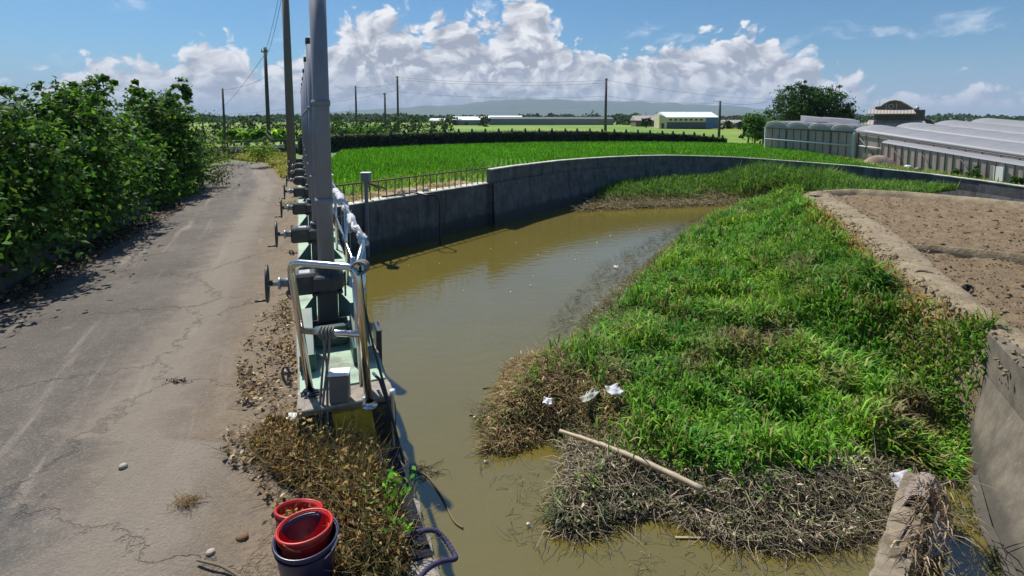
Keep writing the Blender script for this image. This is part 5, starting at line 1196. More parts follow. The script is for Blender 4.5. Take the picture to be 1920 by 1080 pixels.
# dark field wall behind the rice, with stub posts
lv_px = ((565, 289, 259), (612, 285, 256), (700, 279, 253), (800, 274, 250), (900, 271, 248), (1000, 268.5, 247), (1100, 267.5, 247), (1200, 267.5, 249.5), (1300, 268.5, 254), (1362, 270, 261))
lv = []
for x, y0, y1 in lv_px:
    p = P(x, y0, -.02); lv.append(Vector((p.x, p.y, Z(p.y, y1))))
lw = thing('field_wall', 'long dark field wall behind the rice field', 'wall', (0, 0, 0)); wall_loft(lv, .35, -.1, None, M['levee'], 'wall_face', lw, jag=.05)
ll = along(lv, 400); n = 9000; i = rng.integers(0, 399, n); q = np.array([ll[k] for k in i]); zz = q[:, 2] * rng.uniform(0, 1.03, n) ** .8
o = blades('wall_creeper', np.column_stack([q[:, 0] + rng.normal(0, .15, n), q[:, 1] - .12 - rng.uniform(0, .2, n), zz]), rng.uniform(.12, .35, n), .09, M['blade'], jitter([(.012, .028, .012), (.02, .045, .018), (.008, .014, .010)], n), lean=1.0, droop=.9, parent=lw)
n = 3500; i = rng.integers(0, 399, n); q = np.array([ll[k] for k in i])
tag(blades('wall_top_grass', np.column_stack([q[:, 0], q[:, 1] + rng.uniform(0, .7, n), q[:, 2] - .1]), rng.uniform(.2, .5, n), .06, M['blade'], jitter([(.13, .24, .04), (.2, .28, .06), (.07, .14, .02)], n), lean=.4), kind='stuff')
pxs = [615 + 0, 640, 690, 704, 733, 758, 783, 808, 835, 860, 885, 910, 935, 960, 985, 1011, 1035, 1060, 1082, 1106, 1129, 1152, 1174, 1196, 1219, 1242, 1262, 1282, 1302, 1320, 1337, 1355]
pp0 = None
for i, x in enumerate(pxs):
    pr = [np.array((v[0], v[1])) for v in lv_px]; y1 = np.interp(x, [v[0] for v in lv_px], [v[2] for v in lv_px])
    yy = np.interp(x, [v[0] for v in lv_px], [v[1] for v in lv_px]); p = P(x, yy, -.02); p.z = Z(p.y, y1); p = p + Vector((0, .15, 0))
    if pp0 is None:
        b = MB(); b.loft([[(-.30, -.12, -.1), (.30, -.12, -.1), (.30, .12, -.1), (-.30, .12, -.1)], [(-.14, -.09, .12), (.14, -.09, .12), (.14, .09, .12), (-.14, .09, .12)], [(-.09, -.07, .42), (.09, -.07, .42), (.09, .07, .42), (-.09, .07, .42)], [(-.02, -.02, .46), (.02, -.02, .46), (.02, .02, .46), (-.02, .02, .46)]]); o = pp0 = b.build('stub_post', M['levee'])
    else: o = pp0.copy(); C.objects.link(o)
    o.location = p
    tag(o, f'dark stub post on the field wall behind the rice field, {ORD[i]} from the left' if i < 30 else ('dark stub post at the right end of the field wall' if i == len(pxs) - 1 else 'dark stub post next to the right end of the field wall'), 'post', 'stub posts on the field wall')

# ------------------------------------------------------------------ trees
def crown_points(blobs, n, clump=.30, shell=.62):
    """leaf positions: clumps spread through ellipsoids, thicker towards their skin"""
    w = np.array([b[3] * b[4] * b[5] for b in blobs]) ** .7; w /= w.sum(); pts = []; out = []
    nc = max(8, n // 42)
    which = np.concatenate([np.arange(len(blobs)), rng.choice(len(blobs), nc, p=w)]); nc = len(which); B = np.array(blobs)[which]
    d = rng.normal(size=(nc, 3)); d /= np.linalg.norm(d, axis=1, keepdims=True)
    r = shell + (1 - shell) * rng.random(nc) ** .6; r[rng.random(nc) < .18] *= .6
    r *= rng.uniform(.86, 1.14, nc)
    cc = B[:, :3] + d * r[:, None] * B[:, 3:6]
    k = rng.integers(0, nc, n); cs = clump * B[k, 3:6].mean(1)[:, None] * rng.uniform(.5, 1.2, (nc, 1))[k]
    p = cc[k] + rng.normal(size=(n, 3)) * cs * [1, 1, .75]
    return p, d[k]
def tree(name, base, blobs, n, leaf, cols, lab, cat='tree', group=None, trunk=.10, asp=.6, limbs=5, hmin=None, clump=.26, parts=True, mat=None, up=.5, ):
    t = thing(name, lab, cat, base, 0, group); p, d = crown_points(blobs, n, clump); n = len(p)
    if hmin is not None: p[:, 2] = np.where(p[:, 2] < hmin, hmin + rng.random(n) * .4, p[:, 2])
    nr = d * .8 + rng.normal(size=(n, 3)) * .7 + [0, 0, up]
    V, l, s_ = leaf_quads(p, rng.uniform(leaf * .45, leaf * 1.45, n), nr, asp)
    c = jitter(cols, n); raw_mesh('crown', V, l, s_, mat or M['leaf'], False, np.repeat(c, 4, 0), t)
    b = MB(); h = max(q[2] for q in blobs)
    b.tube([(0, 0, -.2), (random.gauss(0, .06) * h * .3, random.gauss(0, .06) * h * .3, h * .45), (0, 0, h * .9)], [trunk, trunk * .75, trunk * .35], 8)
    for q in blobs[:limbs * 2]:
        b.tube([(0, 0, h * random.uniform(.15, .4)), (q[0] * .5, q[1] * .5, q[2] * .75), (q[0] * .95, q[1] * .95, q[2])], [trunk * .5, trunk * .35, trunk * .12], 6)
    b.build('trunk', M['bark'], t); return t
def bl(n, r, h, lo=.0, sq=1.0):
    """n random crown lobes inside a bush of radius r and height h"""
    out = []
    for i in range(n):
        a = random.uniform(0, 6.283); k = random.uniform(.1, .65) * r; z = random.uniform(lo + .25 * h, h * .78); s = random.uniform(.36, .55) * r * (1.1 - .35 * z / h)
        out.append((k * math.cos(a), k * math.sin(a), z, s, s, s * sq * random.uniform(.8, 1.2)))
    return out
DK = [(.055, .135, .026), (.085, .19, .032), (.038, .09, .022), (.125, .25, .04), (.075, .13, .035)]
hedge = [((-9.4, 7.3), 1.8, 4.0, 'unseen hedge tree added beyond the left edge to shade the kerb'), ((-9.9, 9.9), 1.75, 3.35, 'leafy dark green hedge tree at the left photo edge nearest to the camera'), ((-10.75, 12.3), 1.7, 3.55, 'leafy hedge tree second from the left photo edge, over the shaded kerb'), ((-11.6, 14.7), 1.6, 4.05, 'hedge tree with the pointed top left of the gap in the hedge'),  # first tree is out of view, added to shade the kerb and road edge
         ((-12.5, 17.5), 1.2, 2.5, 'lower hedge tree at the dip between the two hedge peaks'), ((-13.7, 20.3), 1.7, 4.2, 'rounded hedge tree right of the dip in the hedge'), ((-14.4, 22.6), 1.6, 4.2, 'last hedge tree towards the bend of the road')]
for (x, y), r, h, lab in hedge:
    B = bl(11, r, h) + [(0, 0, h * .45, r * .8, r * .8, h * .42), (.35 * r, -.4 * r, h * .26, r * .75, r * .7, h * .26), (random.uniform(-.4, .3) * r, random.uniform(-.2, .3) * r, h * .86, r * .30, r * .30, h * .18), (random.uniform(-.3, .5) * r, 0, h * .8, r * .36, r * .36, h * .17)]
    for _ in range(5): B.append((random.uniform(-.6, .7) * r, random.uniform(-.6, .5) * r, h * random.uniform(.84, 1.0), r * .12, r * .12, h * .11))
    tree('hedge_tree', (x, y, -.02), B, 15000 if y < 14 else 11500, .125 if y < 14 else .155, DK, lab, group='hedge trees along the left road edge', hmin=.15, clump=.24)
leafy('shrub', P(318, 372, .1), 420, .75, .15, [(.06, .17, .02), (.10, .24, .03)], 'light green leafy shrub at the road edge under the hedge', 'shrub', .6)
leafy('shrub', P(402, 346, .12), 700, .8, .12, [(.07, .10, .035), (.12, .13, .05), (.04, .07, .02)], 'low dark shrub standing alone at the road edge beyond the hedge', 'shrub', .5)
leafy('shrub', P(398, 304, .2), 800, 1.5, .24, [(.10, .16, .03), (.17, .2, .05), (.05, .10, .02)], 'spreading shrub before the thin pole at the road bend', 'shrub', .5)
leafy('shrub', P(490, 303, .35), 900, .95, .2, [(.16, .26, .02), (.22, .32, .04), (.10, .18, .02)], 'round yellow green shrub at the foot of the striped pole', 'shrub', .4, h=1.3)
gpoly = [tuple(P(x, y, 0)[:2]) for x, y in ((530, 338), (516, 318), (500, 304), (450, 300), (434, 296), (470, 287), (540, 291), (552, 318))]
n = 9000; q = sample_poly(gpoly, n); tag(blades('road_grass', np.column_stack([q, np.full(n, -.03)]), rng.uniform(.2, .5, n), .05, M['blade'], jitter([(.33, .30, .06), (.24, .27, .05), (.40, .33, .10)], n), lean=.5), kind='stuff')
gp2 = [tuple(P(x, y, 0)[:2]) for x, y in ((312, 385), (300, 394), (330, 372), (372, 362), (368, 352), (330, 352))]
n = 2500; q = sample_poly(gp2, n); tag(blades('kerb_grass', np.column_stack([q, np.full(n, -.02)]), rng.uniform(.1, .28, n), .03, M['blade'], jitter([(.2, .28, .03), (.28, .3, .05)], n), lean=.8), kind='stuff')
gp3 = [tuple(P(x, y, 0)[:2]) for x, y in ((372, 325), (385, 308), (440, 296), (400, 290), (360, 300), (350, 330))]
n = 4000; q = sample_poly(gp3, n); tag(blades('bend_grass', np.column_stack([q, np.full(n, -.02)]), rng.uniform(.15, .5, n), .04, M['blade'], jitter([(.2, .24, .05), (.10, .16, .03), (.28, .26, .08)], n), lean=.6), kind='stuff')
# leaf mould and bits under the hedge
mp = [(np.interp(y, ly, lx) + s_, y) for s_, ys in ((.02, np.linspace(8, 18, 12)), (.75, np.linspace(18, 8, 12))) for y in ys]
n = 1600; q = sample_poly(mp, n); V, l, s_ = leaf_quads(np.column_stack([q, np.full(n, .045) + rng.random(n) * .05]), rng.uniform(.05, .13, n), rng.normal(size=(n, 3)) * .4 + [0, 0, 1], .6)
tag(raw_mesh('hedge_litter', V, l, s_, M['dry'], False, np.repeat(jitter([(.10, .075, .045), (.2, .16, .11), (.05, .04, .03)], n), 4, 0)), kind='stuff')

# banana plants left of the poles
def banana(base, h, lab, sc=1.0):
    t = thing('banana_plant', lab, 'banana plant', base, 0, 'banana plants behind the bridge'); b = MB(); b.tube([(0, 0, -.1), (.05, 0, h * .5)], [.14, .08], 8); b.build('stem', M['bark'], t)
    n = 46; az = rng.uniform(0, 6.283, n); q = np.column_stack([rng.normal(0, .2, n), rng.normal(0, .2, n), h * .30 + rng.random(n) * h * .3])
    blades('fronds', q, rng.uniform(.9, 1.6, n) * sc, .42, M['leaf'], jitter([(.12, .28, .03), (.2, .36, .05), (.28, .40, .07), (.06, .16, .02)], n), lean=.55, parent=t, droop=.6)
for i, x in enumerate((424, 438, 452, 466, 480, 494, 512, 526, 538)):
    p = PY(x, 262, 54 + (i % 3)); banana((p.x, p.y, -.05), 2.2, f'light green banana plant behind the bridge railing, {ORD[i]} from the left')
FAR = [(.020, .050, .014), (.034, .078, .018), (.014, .034, .011)]
def far_tree(px, top, Y, r, lab, n=420, cols=FAR, leaf=None, group='trees along the far field edge', hfrac=1.0, cat='tree'):
    top = min(top, 221.5) if Y < 300 and px < 900 and cat == 'tree' else top; x = PY(px, 240, Y).x; h = Z(Y, top) + .06 - gz(x, Y); z0 = float(gz(x, Y)) - .05
    B = bl(8, r, h, sq=1.0) + [(0, 0, h * .45, r * .75, r * .75, h * .42), (0, 0, h * .75, r * .5, r * .5, h * .22)]
    return tree('field_tree', (x, Y, z0), B, n, leaf or max(.3, Y / 230), cols, lab, cat, group, trunk=.12, hmin=.1)
LT = [(.08, .19, .03), (.12, .25, .045), (.05, .13, .025)]
desc = [(382, 243, 74, 3.6, 'dark tree behind the bridge, leftmost of the far trees'), (402, 240, 80, 4.5, 'dark tree just left of the thin pole at the road bend'), (432, 240, 78, 3.6, 'dark tree just right of the thin pole at the road bend'), (452, 234, 84, 3.8, 'dark tree above the banana plants, left one'), (474, 232, 86, 3.8, 'dark tree above the banana plants, middle one'),
        (490, 231, 84, 3.4, 'dark tree close left of the striped pole'), (520, 227, 82, 3.6, 'dark tree close right of the striped pole'), (536, 228, 82, 3.0, 'dark tree seen left of the near concrete pole'), (556, 223, 80, 2.6, 'dark tree between the near concrete pole and the grey pipes')]
for d in desc: far_tree(*d)
desc = [(622, 243, 66, 3.0, 'greyish tree just right of the grey pipes'), (622, 224, 105, 4.2, 'dark far tree just right of the grey pipes'), (650, 226, 110, 5, 'dark far tree left of the slim pole behind the field wall'), (690, 222, 125, 4.6, 'dark far tree right of the slim pole behind the field wall'), (725, 224, 128, 4.6, 'dark far tree behind the short middle pole'),
        (738, 228, 92, 3.4, 'bushy green tree at the foot of the short middle pole'), (765, 226, 96, 3.6, 'bushy green tree right of the tall pole on the left'), (785, 224, 140, 6, 'dark far tree right of the tall pole on the left'), (808, 229, 104, 3.4, 'bushy green tree before the white roofed shed, left one'), (832, 232, 112, 3.0, 'bushy green tree before the white roofed shed, right one')]
for d in desc: far_tree(*d)
for i, x in enumerate((632, 646, 660, 676, 690, 704, 716)):
    far_tree(x, 236 - (i % 3), 72 + i * 1.2, 1.9, f'light green crop bush behind the field wall, {ORD[i]} from the grey pipes', 320, LT, .42, 'light green bushes behind the field wall', cat='bush')
desc = [(908, 216, 240, 4.5, 'dark tree between the white roofed shed and the long grey shed'), (1060, 221, 345, 8, 'far tree above the left part of the long grey shed'), (1108, 213, 350, 9, 'rounded far tree above the long grey shed'), (1172, 219, 320, 7, 'far tree right of the end of the long grey shed'), (1192, 221, 300, 6, 'far tree midway between the grey shed and the cream shed'), (1212, 220, 210, 2.6, 'dark tree close left of the cream shed'),
        (1362, 229, 180, 3.2, 'low tree right of the blue end of the cream shed'), (1385, 230, 175, 3.0, 'low tree left of the bamboo clump'), (860, 226, 300, 6, 'far tree in front of the white roofed shed')]
for d in desc: far_tree(*d)
# tall thin tree over the long shed
x = PY(1008, 220, 330); tree('conifer_tree', (x.x, 330, 0), [(0, 0, 5.8, 1.2, 1.2, 1.6), (0, 0, 7.2, .7, .7, 1.2), (.6, 0, 4.5, 1.5, 1.5, 1.0)], 220, 1.0, FAR, 'small pointed tree rising above the long grey shed')
# bamboo clump beside the greenhouse
BB = [(.026, .07, .018), (.045, .105, .024), (.016, .042, .015), (.065, .13, .03)]
p = PY(1525, 240, 84); h = Z(84, 152) + .5
lobes = []
for (x, y, r) in ((1478, 195, 2.4), (1465, 205, 2.2), (1500, 180, 2.1), (1488, 168, 1.3), (1515, 195, 2.4), (1530, 185, 2.0), (1545, 180, 2.0), (1560, 188, 2.3), (1575, 205, 2.2), (1540, 210, 3.2), (1500, 215, 3.2), (1580, 222, 2.0), (1520, 225, 3.4)):
    q = PY(x, y, 84 + random.uniform(-2, 2)); lobes.append((q.x - p.x, q.y - 84, q.z, r, r, r * 1.0))
for (x, y) in ((1466, 163), (1508, 155), (1523, 154), (1527, 166), (1577, 166), (1600, 190), (1597, 212), (1552, 172)):
    q = PY(x, y, 84); lobes.append((q.x - p.x, 0, q.z, .55, .55, .85))
bt = tree('bamboo_clump', (p.x, 84, -.3), lobes, 15000, .48, BB, 'tall feathery bamboo clump rising behind the white greenhouse', 'bamboo', None, trunk=.10, asp=.35, limbs=12, clump=.22, up=-.3)
for i, (x, y0, r, lab) in enumerate(((1416, 205, 2.4, 'round bright green bush left of the greenhouse corner'), (1432, 222, 2.0, 'low green bush against the greenhouse corner'), (1404, 213, 1.5, 'dark bush at the left end of the bushes by the greenhouse'), (1446, 207, 2.4, 'leafy green bush between the bamboo clump and the greenhouse'))):
    far_tree(x, y0, 66 + i, r, lab, 900, LT if i != 2 else FAR, .42, 'bushes by the greenhouse corner', cat='bush')
x = PY(1836, 262, 70); tree('round_tree', (x.x, 70, -1.9), [(0, 0, 3.0, 2.0, 2.0, 1.25), (-.9, 0, 2.7, 1.2, 1.2, 1.0), (.9, 0, 2.6, 1.2, 1.2, 1.0), (0, 0, 2, 1.9, 1.9, .9)], 1500, .36, LT + FAR, 'rounded dark green tree seen over the greenhouse roof')
for px_, py_, lab in ((1752, 244, 'small distant tree right of the brown house'), (1793, 256, 'tiny far bush between the house and the rounded tree')):
    x = PY(px_, py_, 75); tree('small_tree', (x.x, 75, x.z - 2.2), [(0, 0, 2.0, .5, .5, .9), (-.6, 0, 1.7, .6, .6, .5), (.5, 0, 1.7, .5, .5, .5)], 260, .3, FAR, lab, limbs=3)

# ------------------------------------------------------------------ poles and wires
def pole(px, top, base_y, Y, r, lab, name='utility_pole', mat='pole', arms=(), stripe=False, z0=0.0, group='utility poles', lamp=False):
    p = PY(px, base_y, Y); zt = Z(Y, top); t = thing(name, lab, 'pole', (p.x, Y, z0), 0, group)
    MB().tube([(0, 0, -.3), (0, 0, zt - z0)], [r * 1.12, r * .82], 12).build('shaft', M[mat], t)
    if stripe: MB().tube([(0, 0, .1), (0, 0, 2.1)], [r * 1.16, r * 1.13], 14, caps=False).build('stripe_band', M['stripe'], t)
    for (dz, w_) in arms:
        b = MB(); b.box((0, -.12, zt - z0 - dz), (w_, .08, .09))
        for sx in (-.45, 0, .45): b.cyl((w_ * sx, -.12, zt - z0 - dz + .04), (w_ * sx, -.12, zt - z0 - dz + .2), .035, n=6)
        b.build('cross_arm', M['pole'], t)
    if lamp:
        b = MB(); b.tube([(0, 0, zt - z0 - .25), (-.5, -.1, zt - z0 - .05), (-.75, -.12, zt - z0 - .05)], .035, 6); b.build('lamp_arm', M['galv'], t); MB().box((-.95, -.14, zt - z0 - .06), (.42, .18, .1), bev=.02).build('lamp_head', M['galv'], t)
    return Vector((p.x, Y, zt))
T = {}
T['near'] = pole(547, -70, 300, 25.5, .185, 'tall near concrete pole at the road edge just left of the grey pipes', mat='pole_light')
T['str'] = pole(506, 89, 300, 43, .15, 'dark pole with a black and yellow striped foot at the road edge', stripe=True, arms=((.35, .5),))
T['thin'] = pole(424, 166, 300, 42, .09, 'thin dark pole standing at the road bend')
T['far'] = pole(381, 212, 250, 150, .16, 'distant leftmost pole with cross arms behind the hedge', arms=((.4, 1.8), (1.8, 1.5)))
T['s1'] = pole(669, 161, 250, 100, .19, 'slim pole behind the field wall nearest to the grey pipes')
T['s2'] = pole(723, 175, 250, 88, .17, 'shorter pole behind the field wall between two taller ones', arms=((.15, .5),))
T['s3'] = pole(747, 143, 250, 102, .21, 'tall pole behind the field wall right of the shorter one', arms=((.2, .5), (1.0, .5)))
T['mid'] = pole(1135, 147, 248, 95, .24, 'tall dark pole alone in the middle of the fields', arms=((.25, .5),))
T['lamp'] = pole(1348, 189, 256, 82, .19, 'pole with a small lamp arm at the right end of the field wall', lamp=True)
T['r'] = pole(1876, 252, 300, 75, .06, 'thin pole standing far right behind the greenhouse roof', z0=-2)
for px_, top, Y, lab in ((1230, 210, 330, 'tiny distant pole left of the cream shed'), (1211, 211, 320, 'tiny distant pole beside the dark tree by the cream shed'), (1165, 212, 340, 'tiny distant pole above the end of the long shed'), (705, 212, 170, 'distant small pole between the slim pole and the shorter pole'), (474, 219, 170, 'distant small pole above the banana plants')):
    T[px_] = pole(px_, top, 230, Y, .14, lab, arms=((.3, 1.3),))
def wire(a, b, lab, sagd=.4, r=.012, d=Vector((0, 0, 0)), name='power_wire'):
    a, b = a + d, b + d; pts = [a.lerp(b, i / 30) - Vector((0, 0, sagd * 4 * (i / 30) * (1 - i / 30))) for i in range(31)]
    return tag(MB().tube(pts, r, 4).build(name, M['wire']), lab, 'wire', 'overhead wires')
wire(T['near'] - Vector((0, 0, .3)), T['str'] - Vector((0, 0, .3)), 'upper wire from the near concrete pole to the striped pole', .3)
wire(T['near'] - Vector((0, 0, .9)), T['str'] - Vector((0, 0, .9)), 'lower wire from the near concrete pole to the striped pole', .4)
wire(T['str'] - Vector((0, 0, 2.3)), T['thin'] - Vector((0, 0, .1)), 'short wire from the striped pole to the thin pole at the bend', .2)
wire(T['str'] - Vector((0, 0, .5)), T['far'] - Vector((0, 0, .4)), 'wire running from the striped pole to the distant leftmost pole', 2.0, .02)
far_l = PY(300, 232, 330)
wire(T['far'] - Vector((0, 0, .4)), T['s3'] - Vector((0, 0, 2.6)), 'wire from the distant leftmost pole to the tall left field pole', 1.2, .02)
wire(T['s1'] - Vector((0, 0, .3)), T['s3'] - Vector((0, 0, 1.2)), 'wire between the slim pole and the tall left field pole', .3, .018)
for i, (dz0, dz1, lab) in enumerate(((.2, .3, 'topmost wire between the tall left field pole and the middle pole'), (.6, .8, 'second wire between the tall left field pole and the middle pole'), (2.9, 3.1, 'lowest wire between the tall left field pole and the middle pole'))):
    wire(T['s3'] - Vector((0, 0, dz0)), T['mid'] - Vector((0, 0, dz1)), lab, .7, .018)
re = PY(1480, 186, 130)
wire(T['mid'] - Vector((0, 0, .3)), re, 'upper wire from the middle pole to the bamboo clump', .9, .018); wire(T['mid'] - Vector((0, 0, 3.0)), T['lamp'] - Vector((0, 0, .3)), 'lower wire from the middle pole to the lamp pole', .5, .018)
wire(T['lamp'] - Vector((0, 0, .25)), PY(1440, 190, 84), 'short wire from the lamp pole into the bamboo clump', .4, .018)

# ------------------------------------------------------------------ bridge at the left
bA, bB = PY(372, 290, 41), PY(612, 272, 50); bA.z = bB.z = 0; bd = bB - bA; L = bd.length; ang = math.atan2(bd.y, bd.x)
bg = thing('road_bridge', 'low concrete bridge with a dark green railing beyond the road bend', 'bridge', bA, ang)
MB().box((L / 2, .25, .0), (L, .5, .9)).build('side_beam', M['bridge_side'], bg)
MB().box((L / 2, .25, .48), (L, .56, .06)).build('coping', M['kerb'], bg)
MB().box((L / 2, .6, .62), (L, .2, .25)).build('far_kerb', M['gh_white'], bg)
MB().box((L / 2, .25, 1.12), (L, .16, .20)).build('top_rail', M['bridge_rail'], bg)
for i in range(7): MB().box((.4 + i * (L - .8) / 6, .25, .76), (.45, .22, .52), bev=.02).build('rail_post', M['bridge_rail'], bg)

# ------------------------------------------------------------------ far sheds
def shed(name, x0, x1, base, eave, Y, dep, roof_dz, wallm, roofm, lab, parts=None, ridge=True):
    a, b = PY(x0, base, Y), PY(x1, base, Y); w_ = b.x - a.x; h = Z(Y, eave) + 0.1; t = thing(name, lab, 'building', (a.x, Y, -.1), 0)
    MB().box((w_ / 2, dep / 2, h / 2), (w_, dep, h)).build('walls', wallm, t)
    r = MB(); o = .4; hz = h + .02
    r.add([(-o, -o, hz), (w_ + o, -o, hz), (w_ + o, dep + o, hz), (-o, dep + o, hz), (-o, dep / 2, hz + roof_dz), (w_ + o, dep / 2, hz + roof_dz)], [(0, 1, 5, 4), (2, 3, 4, 5), (0, 4, 3), (1, 2, 5), (0, 3, 2, 1)])
    r.build('roof', roofm, t); return t, w_, h
t, w_, h = shed('warehouse', 1250, 1346, 240, 220, 190, 16, 2.0, M['shed_dark'], M['shed_white'], 'cream gabled warehouse with a white roof and a blue end in the fields')
MB().box((w_ * .38, -.06, h * .78), (w_ * .76, .12, h * .42)).build('cream_panel', M['shed_cream'], t); MB().box((w_ * .88, -.06, h * .5), (w_ * .24, .14, h)).build('blue_panel', M['shed_blue'], t)
for i in range(7): MB().box((w_ * (.07 + i * .10), -.14, h * .78), (.9, .06, .6)).build('window', M['window'], t)
g = MB(); g.add([(-2.4, 1, 0), (-.06, -.2, 0), (-.06, -.2, h), (-2.4, 1, h + 1.1), (-2.4, 8, 0), (-2.4, 8, h + 1.0)], [(0, 1, 2, 3), (0, 3, 5, 4)]); g.build('gable_end', M['shed_cream'], t)
MB().box((-1.2, .35, .9), (1.2, .3, 1.9)).build('door', M['window'], t)
shed('long_shed', 918, 1150, 234, 223, 315, 20, 1.2, M['shed_grey'], M['shed_dark'], 'very long low grey shed across the far fields')
shed('white_shed', 848, 906, 232, 225, 300, 16, 2.0, M['shed_grey'], M['shed_white'], 'white roofed shed left of the dark tree in the fields'); shed('white_shed', 916, 978, 229, 222.5, 345, 14, 2.0, M['shed_grey'], M['shed_white'], 'white roofed shed behind the left end of the long grey shed')
shed('small_shed', 806, 832, 231, 226, 290, 9, 1.2, M['shed_cream'], M['shed_white'], 'small pale shed left of the white roofed shed'); shed('small_shed', 1192, 1232, 238, 226, 240, 10, 2.2, M['plaster'], M['tile'], 'small brown roofed shed left of the cream warehouse')
shed('small_shed', 1362, 1396, 240, 231, 200, 9, 1.2, M['plaster2'], M['tile'], 'low pale shed between the cream warehouse and the bushes')

# ------------------------------------------------------------------ greenhouse
gl, gc, gr = P(1434, 279, 0), P(1600, 296, -.62), P(1925, 346, -1.6); gr2 = gr + (gr - gc) * 1.1
gh = thing('greenhouse', 'large greenhouse with arched white film roofs and grey netting walls', 'greenhouse', (0, 0, 0))
hl, hc, hr_ = Z(gl.y, 238) - gl.z, Z(gc.y, 247.5) - gc.z, Z(gr.y, 299) - gr.z
up_ = Vector((0, 0, 1)); side = (gr - gc); end = (gl - gc)
def quadwall(a, b, ha, hb, nm, mat, n=20):
    b_ = MB(); out = Vector(((b - a).y, -(b - a).x, 0)).normalized(); rings = []
    for i in range(n + 1):
        k = i / n; p = a.lerp(b, k); h = ha + (hb - ha) * k; rings.append([p - up_ * .3, p + up_ * h, p + up_ * h - out * .08, p - up_ * .3 - out * .08])
    return b_.loft(rings).build(nm, mat, gh)
quadwall(gl, gc, hl, hc, 'end_wall', M['net']); hr2 = hr_ + (hr_ - hc) * 1.0
quadwall(gc, gr2, hc, max(1.2, hr2), 'side_wall', M['net'])
no_e = Vector((end.y, -end.x, 0)).normalized(); no_e = no_e if no_e.dot(Vector((0, -1, 0))) > 0 else -no_e
no_s = Vector((side.y, -side.x, 0)).normalized(); no_s = no_s if no_s.x < 0 else -no_s
for i in range(5):                                   # main posts of the end wall
    k = i / 4; p = gc.lerp(gl, k) + no_e * .06; h = hc + (hl - hc) * k; w_ = .34 if i == 0 else .13
    MB().box(p + up_ * (h / 2 - .1), (w_, w_, h + .2)).build('corner_post' if i == 0 else 'post', M['gh_white'] if i in (0, 4) else M['gh_frame'], gh)
p = gc + no_s * .12 + (gr - gc).normalized() * .42; MB().box(p + up_ * (hc / 2 - .1), (.14, .14, hc + .2)).build('post', M['gh_frame'], gh)
for i in range(1, 12):
    if i % 3 == 0: continue
    k = i / 12; p = gc.lerp(gl, k) + no_e * .05; h = hc + (hl - hc) * k; MB().box(p + up_ * (h / 2 - .1), (.05, .05, h)).build('slim_post', M['gh_frame'], gh)
MB().tube([gc + no_e * .1 + up_ * hc * .47, gl + no_e * .1 + up_ * hl * .47], .09, 6).build('white_band', M['gh_white'], gh)
MB().tube([gc + no_e * .1 + up_ * hc * .98, gl + no_e * .1 + up_ * hl * .98], .06, 6).build('eave_beam', M['gh_frame'], gh)
MB().tube([gc + no_s * .1 + up_ * hc * .98, gr2 + no_s * .1 + up_ * max(1.2, hr2) * .98], .05, 6).build('eave_beam', M['gh_frame'], gh)
for i in range(1, 24):
    k = i / 24; p = gc.lerp(gr2, k) + no_s * .05; h = hc + (max(1.2, hr2) - hc) * k; MB().box(p + up_ * (h / 2 - .1), (.045, .045, h + .1)).build('slim_post', M['gh_frame'], gh)
b = MB(); b.tube([gc + no_s * .14 + side.normalized() * .6 + up_ * hc * .8, gc + no_s * .14 + side.normalized() * 2.6 + up_ * .05], .05, 6); b.build('brace', M['gh_frame'], gh)
b = MB(); b.tube([gc + no_s * .1 + side.normalized() * .5 + up_ * hc * .5, gc + no_s * .1 + side.normalized() * 3.2 + up_ * hc * .5], .06, 6); b.build('white_band', M['gh_white'], gh)
eb = end / 4; dep = Vector((.62, .78, 0)) * 13
for bay in range(4):                                 # four arched roofs over the end wall
    a, c = gc.lerp(gl, bay / 4), gc.lerp(gl, (bay + 1) / 4); h0_, h1_ = hc + (hl - hc) * bay / 4, hc + (hl - hc) * (bay + 1) / 4; rings = []
    for i in range(2):
        rings.append([a.lerp(c, .5 - .5 * math.cos(math.pi * j / 14)) + dep * i + up_ * (h0_ + (h1_ - h0_) * (.5 - .5 * math.cos(math.pi * j / 14)) + .62 * math.sin(math.pi * j / 14) ** .85) for j in range(15)])
    o = MB().loft(rings, closed=False, smooth=True).build('roof_arch', M['film'], gh); md = o.modifiers.new('t', 'SOLIDIFY'); md.thickness = .03
    b = MB(); b.v = [tuple(p + no_e * .04) for p in rings[0]]; b.f = [list(range(15))]; b.sm = [False]; b.build('arch_gable', M['film'], gh)
    MB().tube([p + no_e * .07 for p in rings[0]], .04, 6).build('arch_rib', M['gh_white'], gh)
for bay in range(4):                                 # long arched roofs behind the side wall
    rings = []
    for i in range(27):
        k = i / 26; base = gc.lerp(gr2, k); base.z = 0; zt = (gc.z + hc) * (1 - k) + (gr2.z + max(1.2, hr2)) * k; w_ = 5.2; rise = .62
        lift = bay * .22 * (1 + .8 * k)
        rings.append([base - no_s * (w_ * bay + w_ * (.5 - .5 * math.cos(math.pi * j / 12))) + Vector((0, 0, zt + lift + rise * math.sin(math.pi * j / 12) ** .8)) for j in range(13)])
    o = MB().loft(rings, closed=False, smooth=True).build('roof_arch', M['film'], gh); md = o.modifiers.new('t', 'SOLIDIFY'); md.thickness = .03
    for i in range(0, 27, 2):
        if bay < 2: MB().tube([p + up_ * .02 for p in rings[i]], .022, 5).build('hoop', M['galv'], gh)
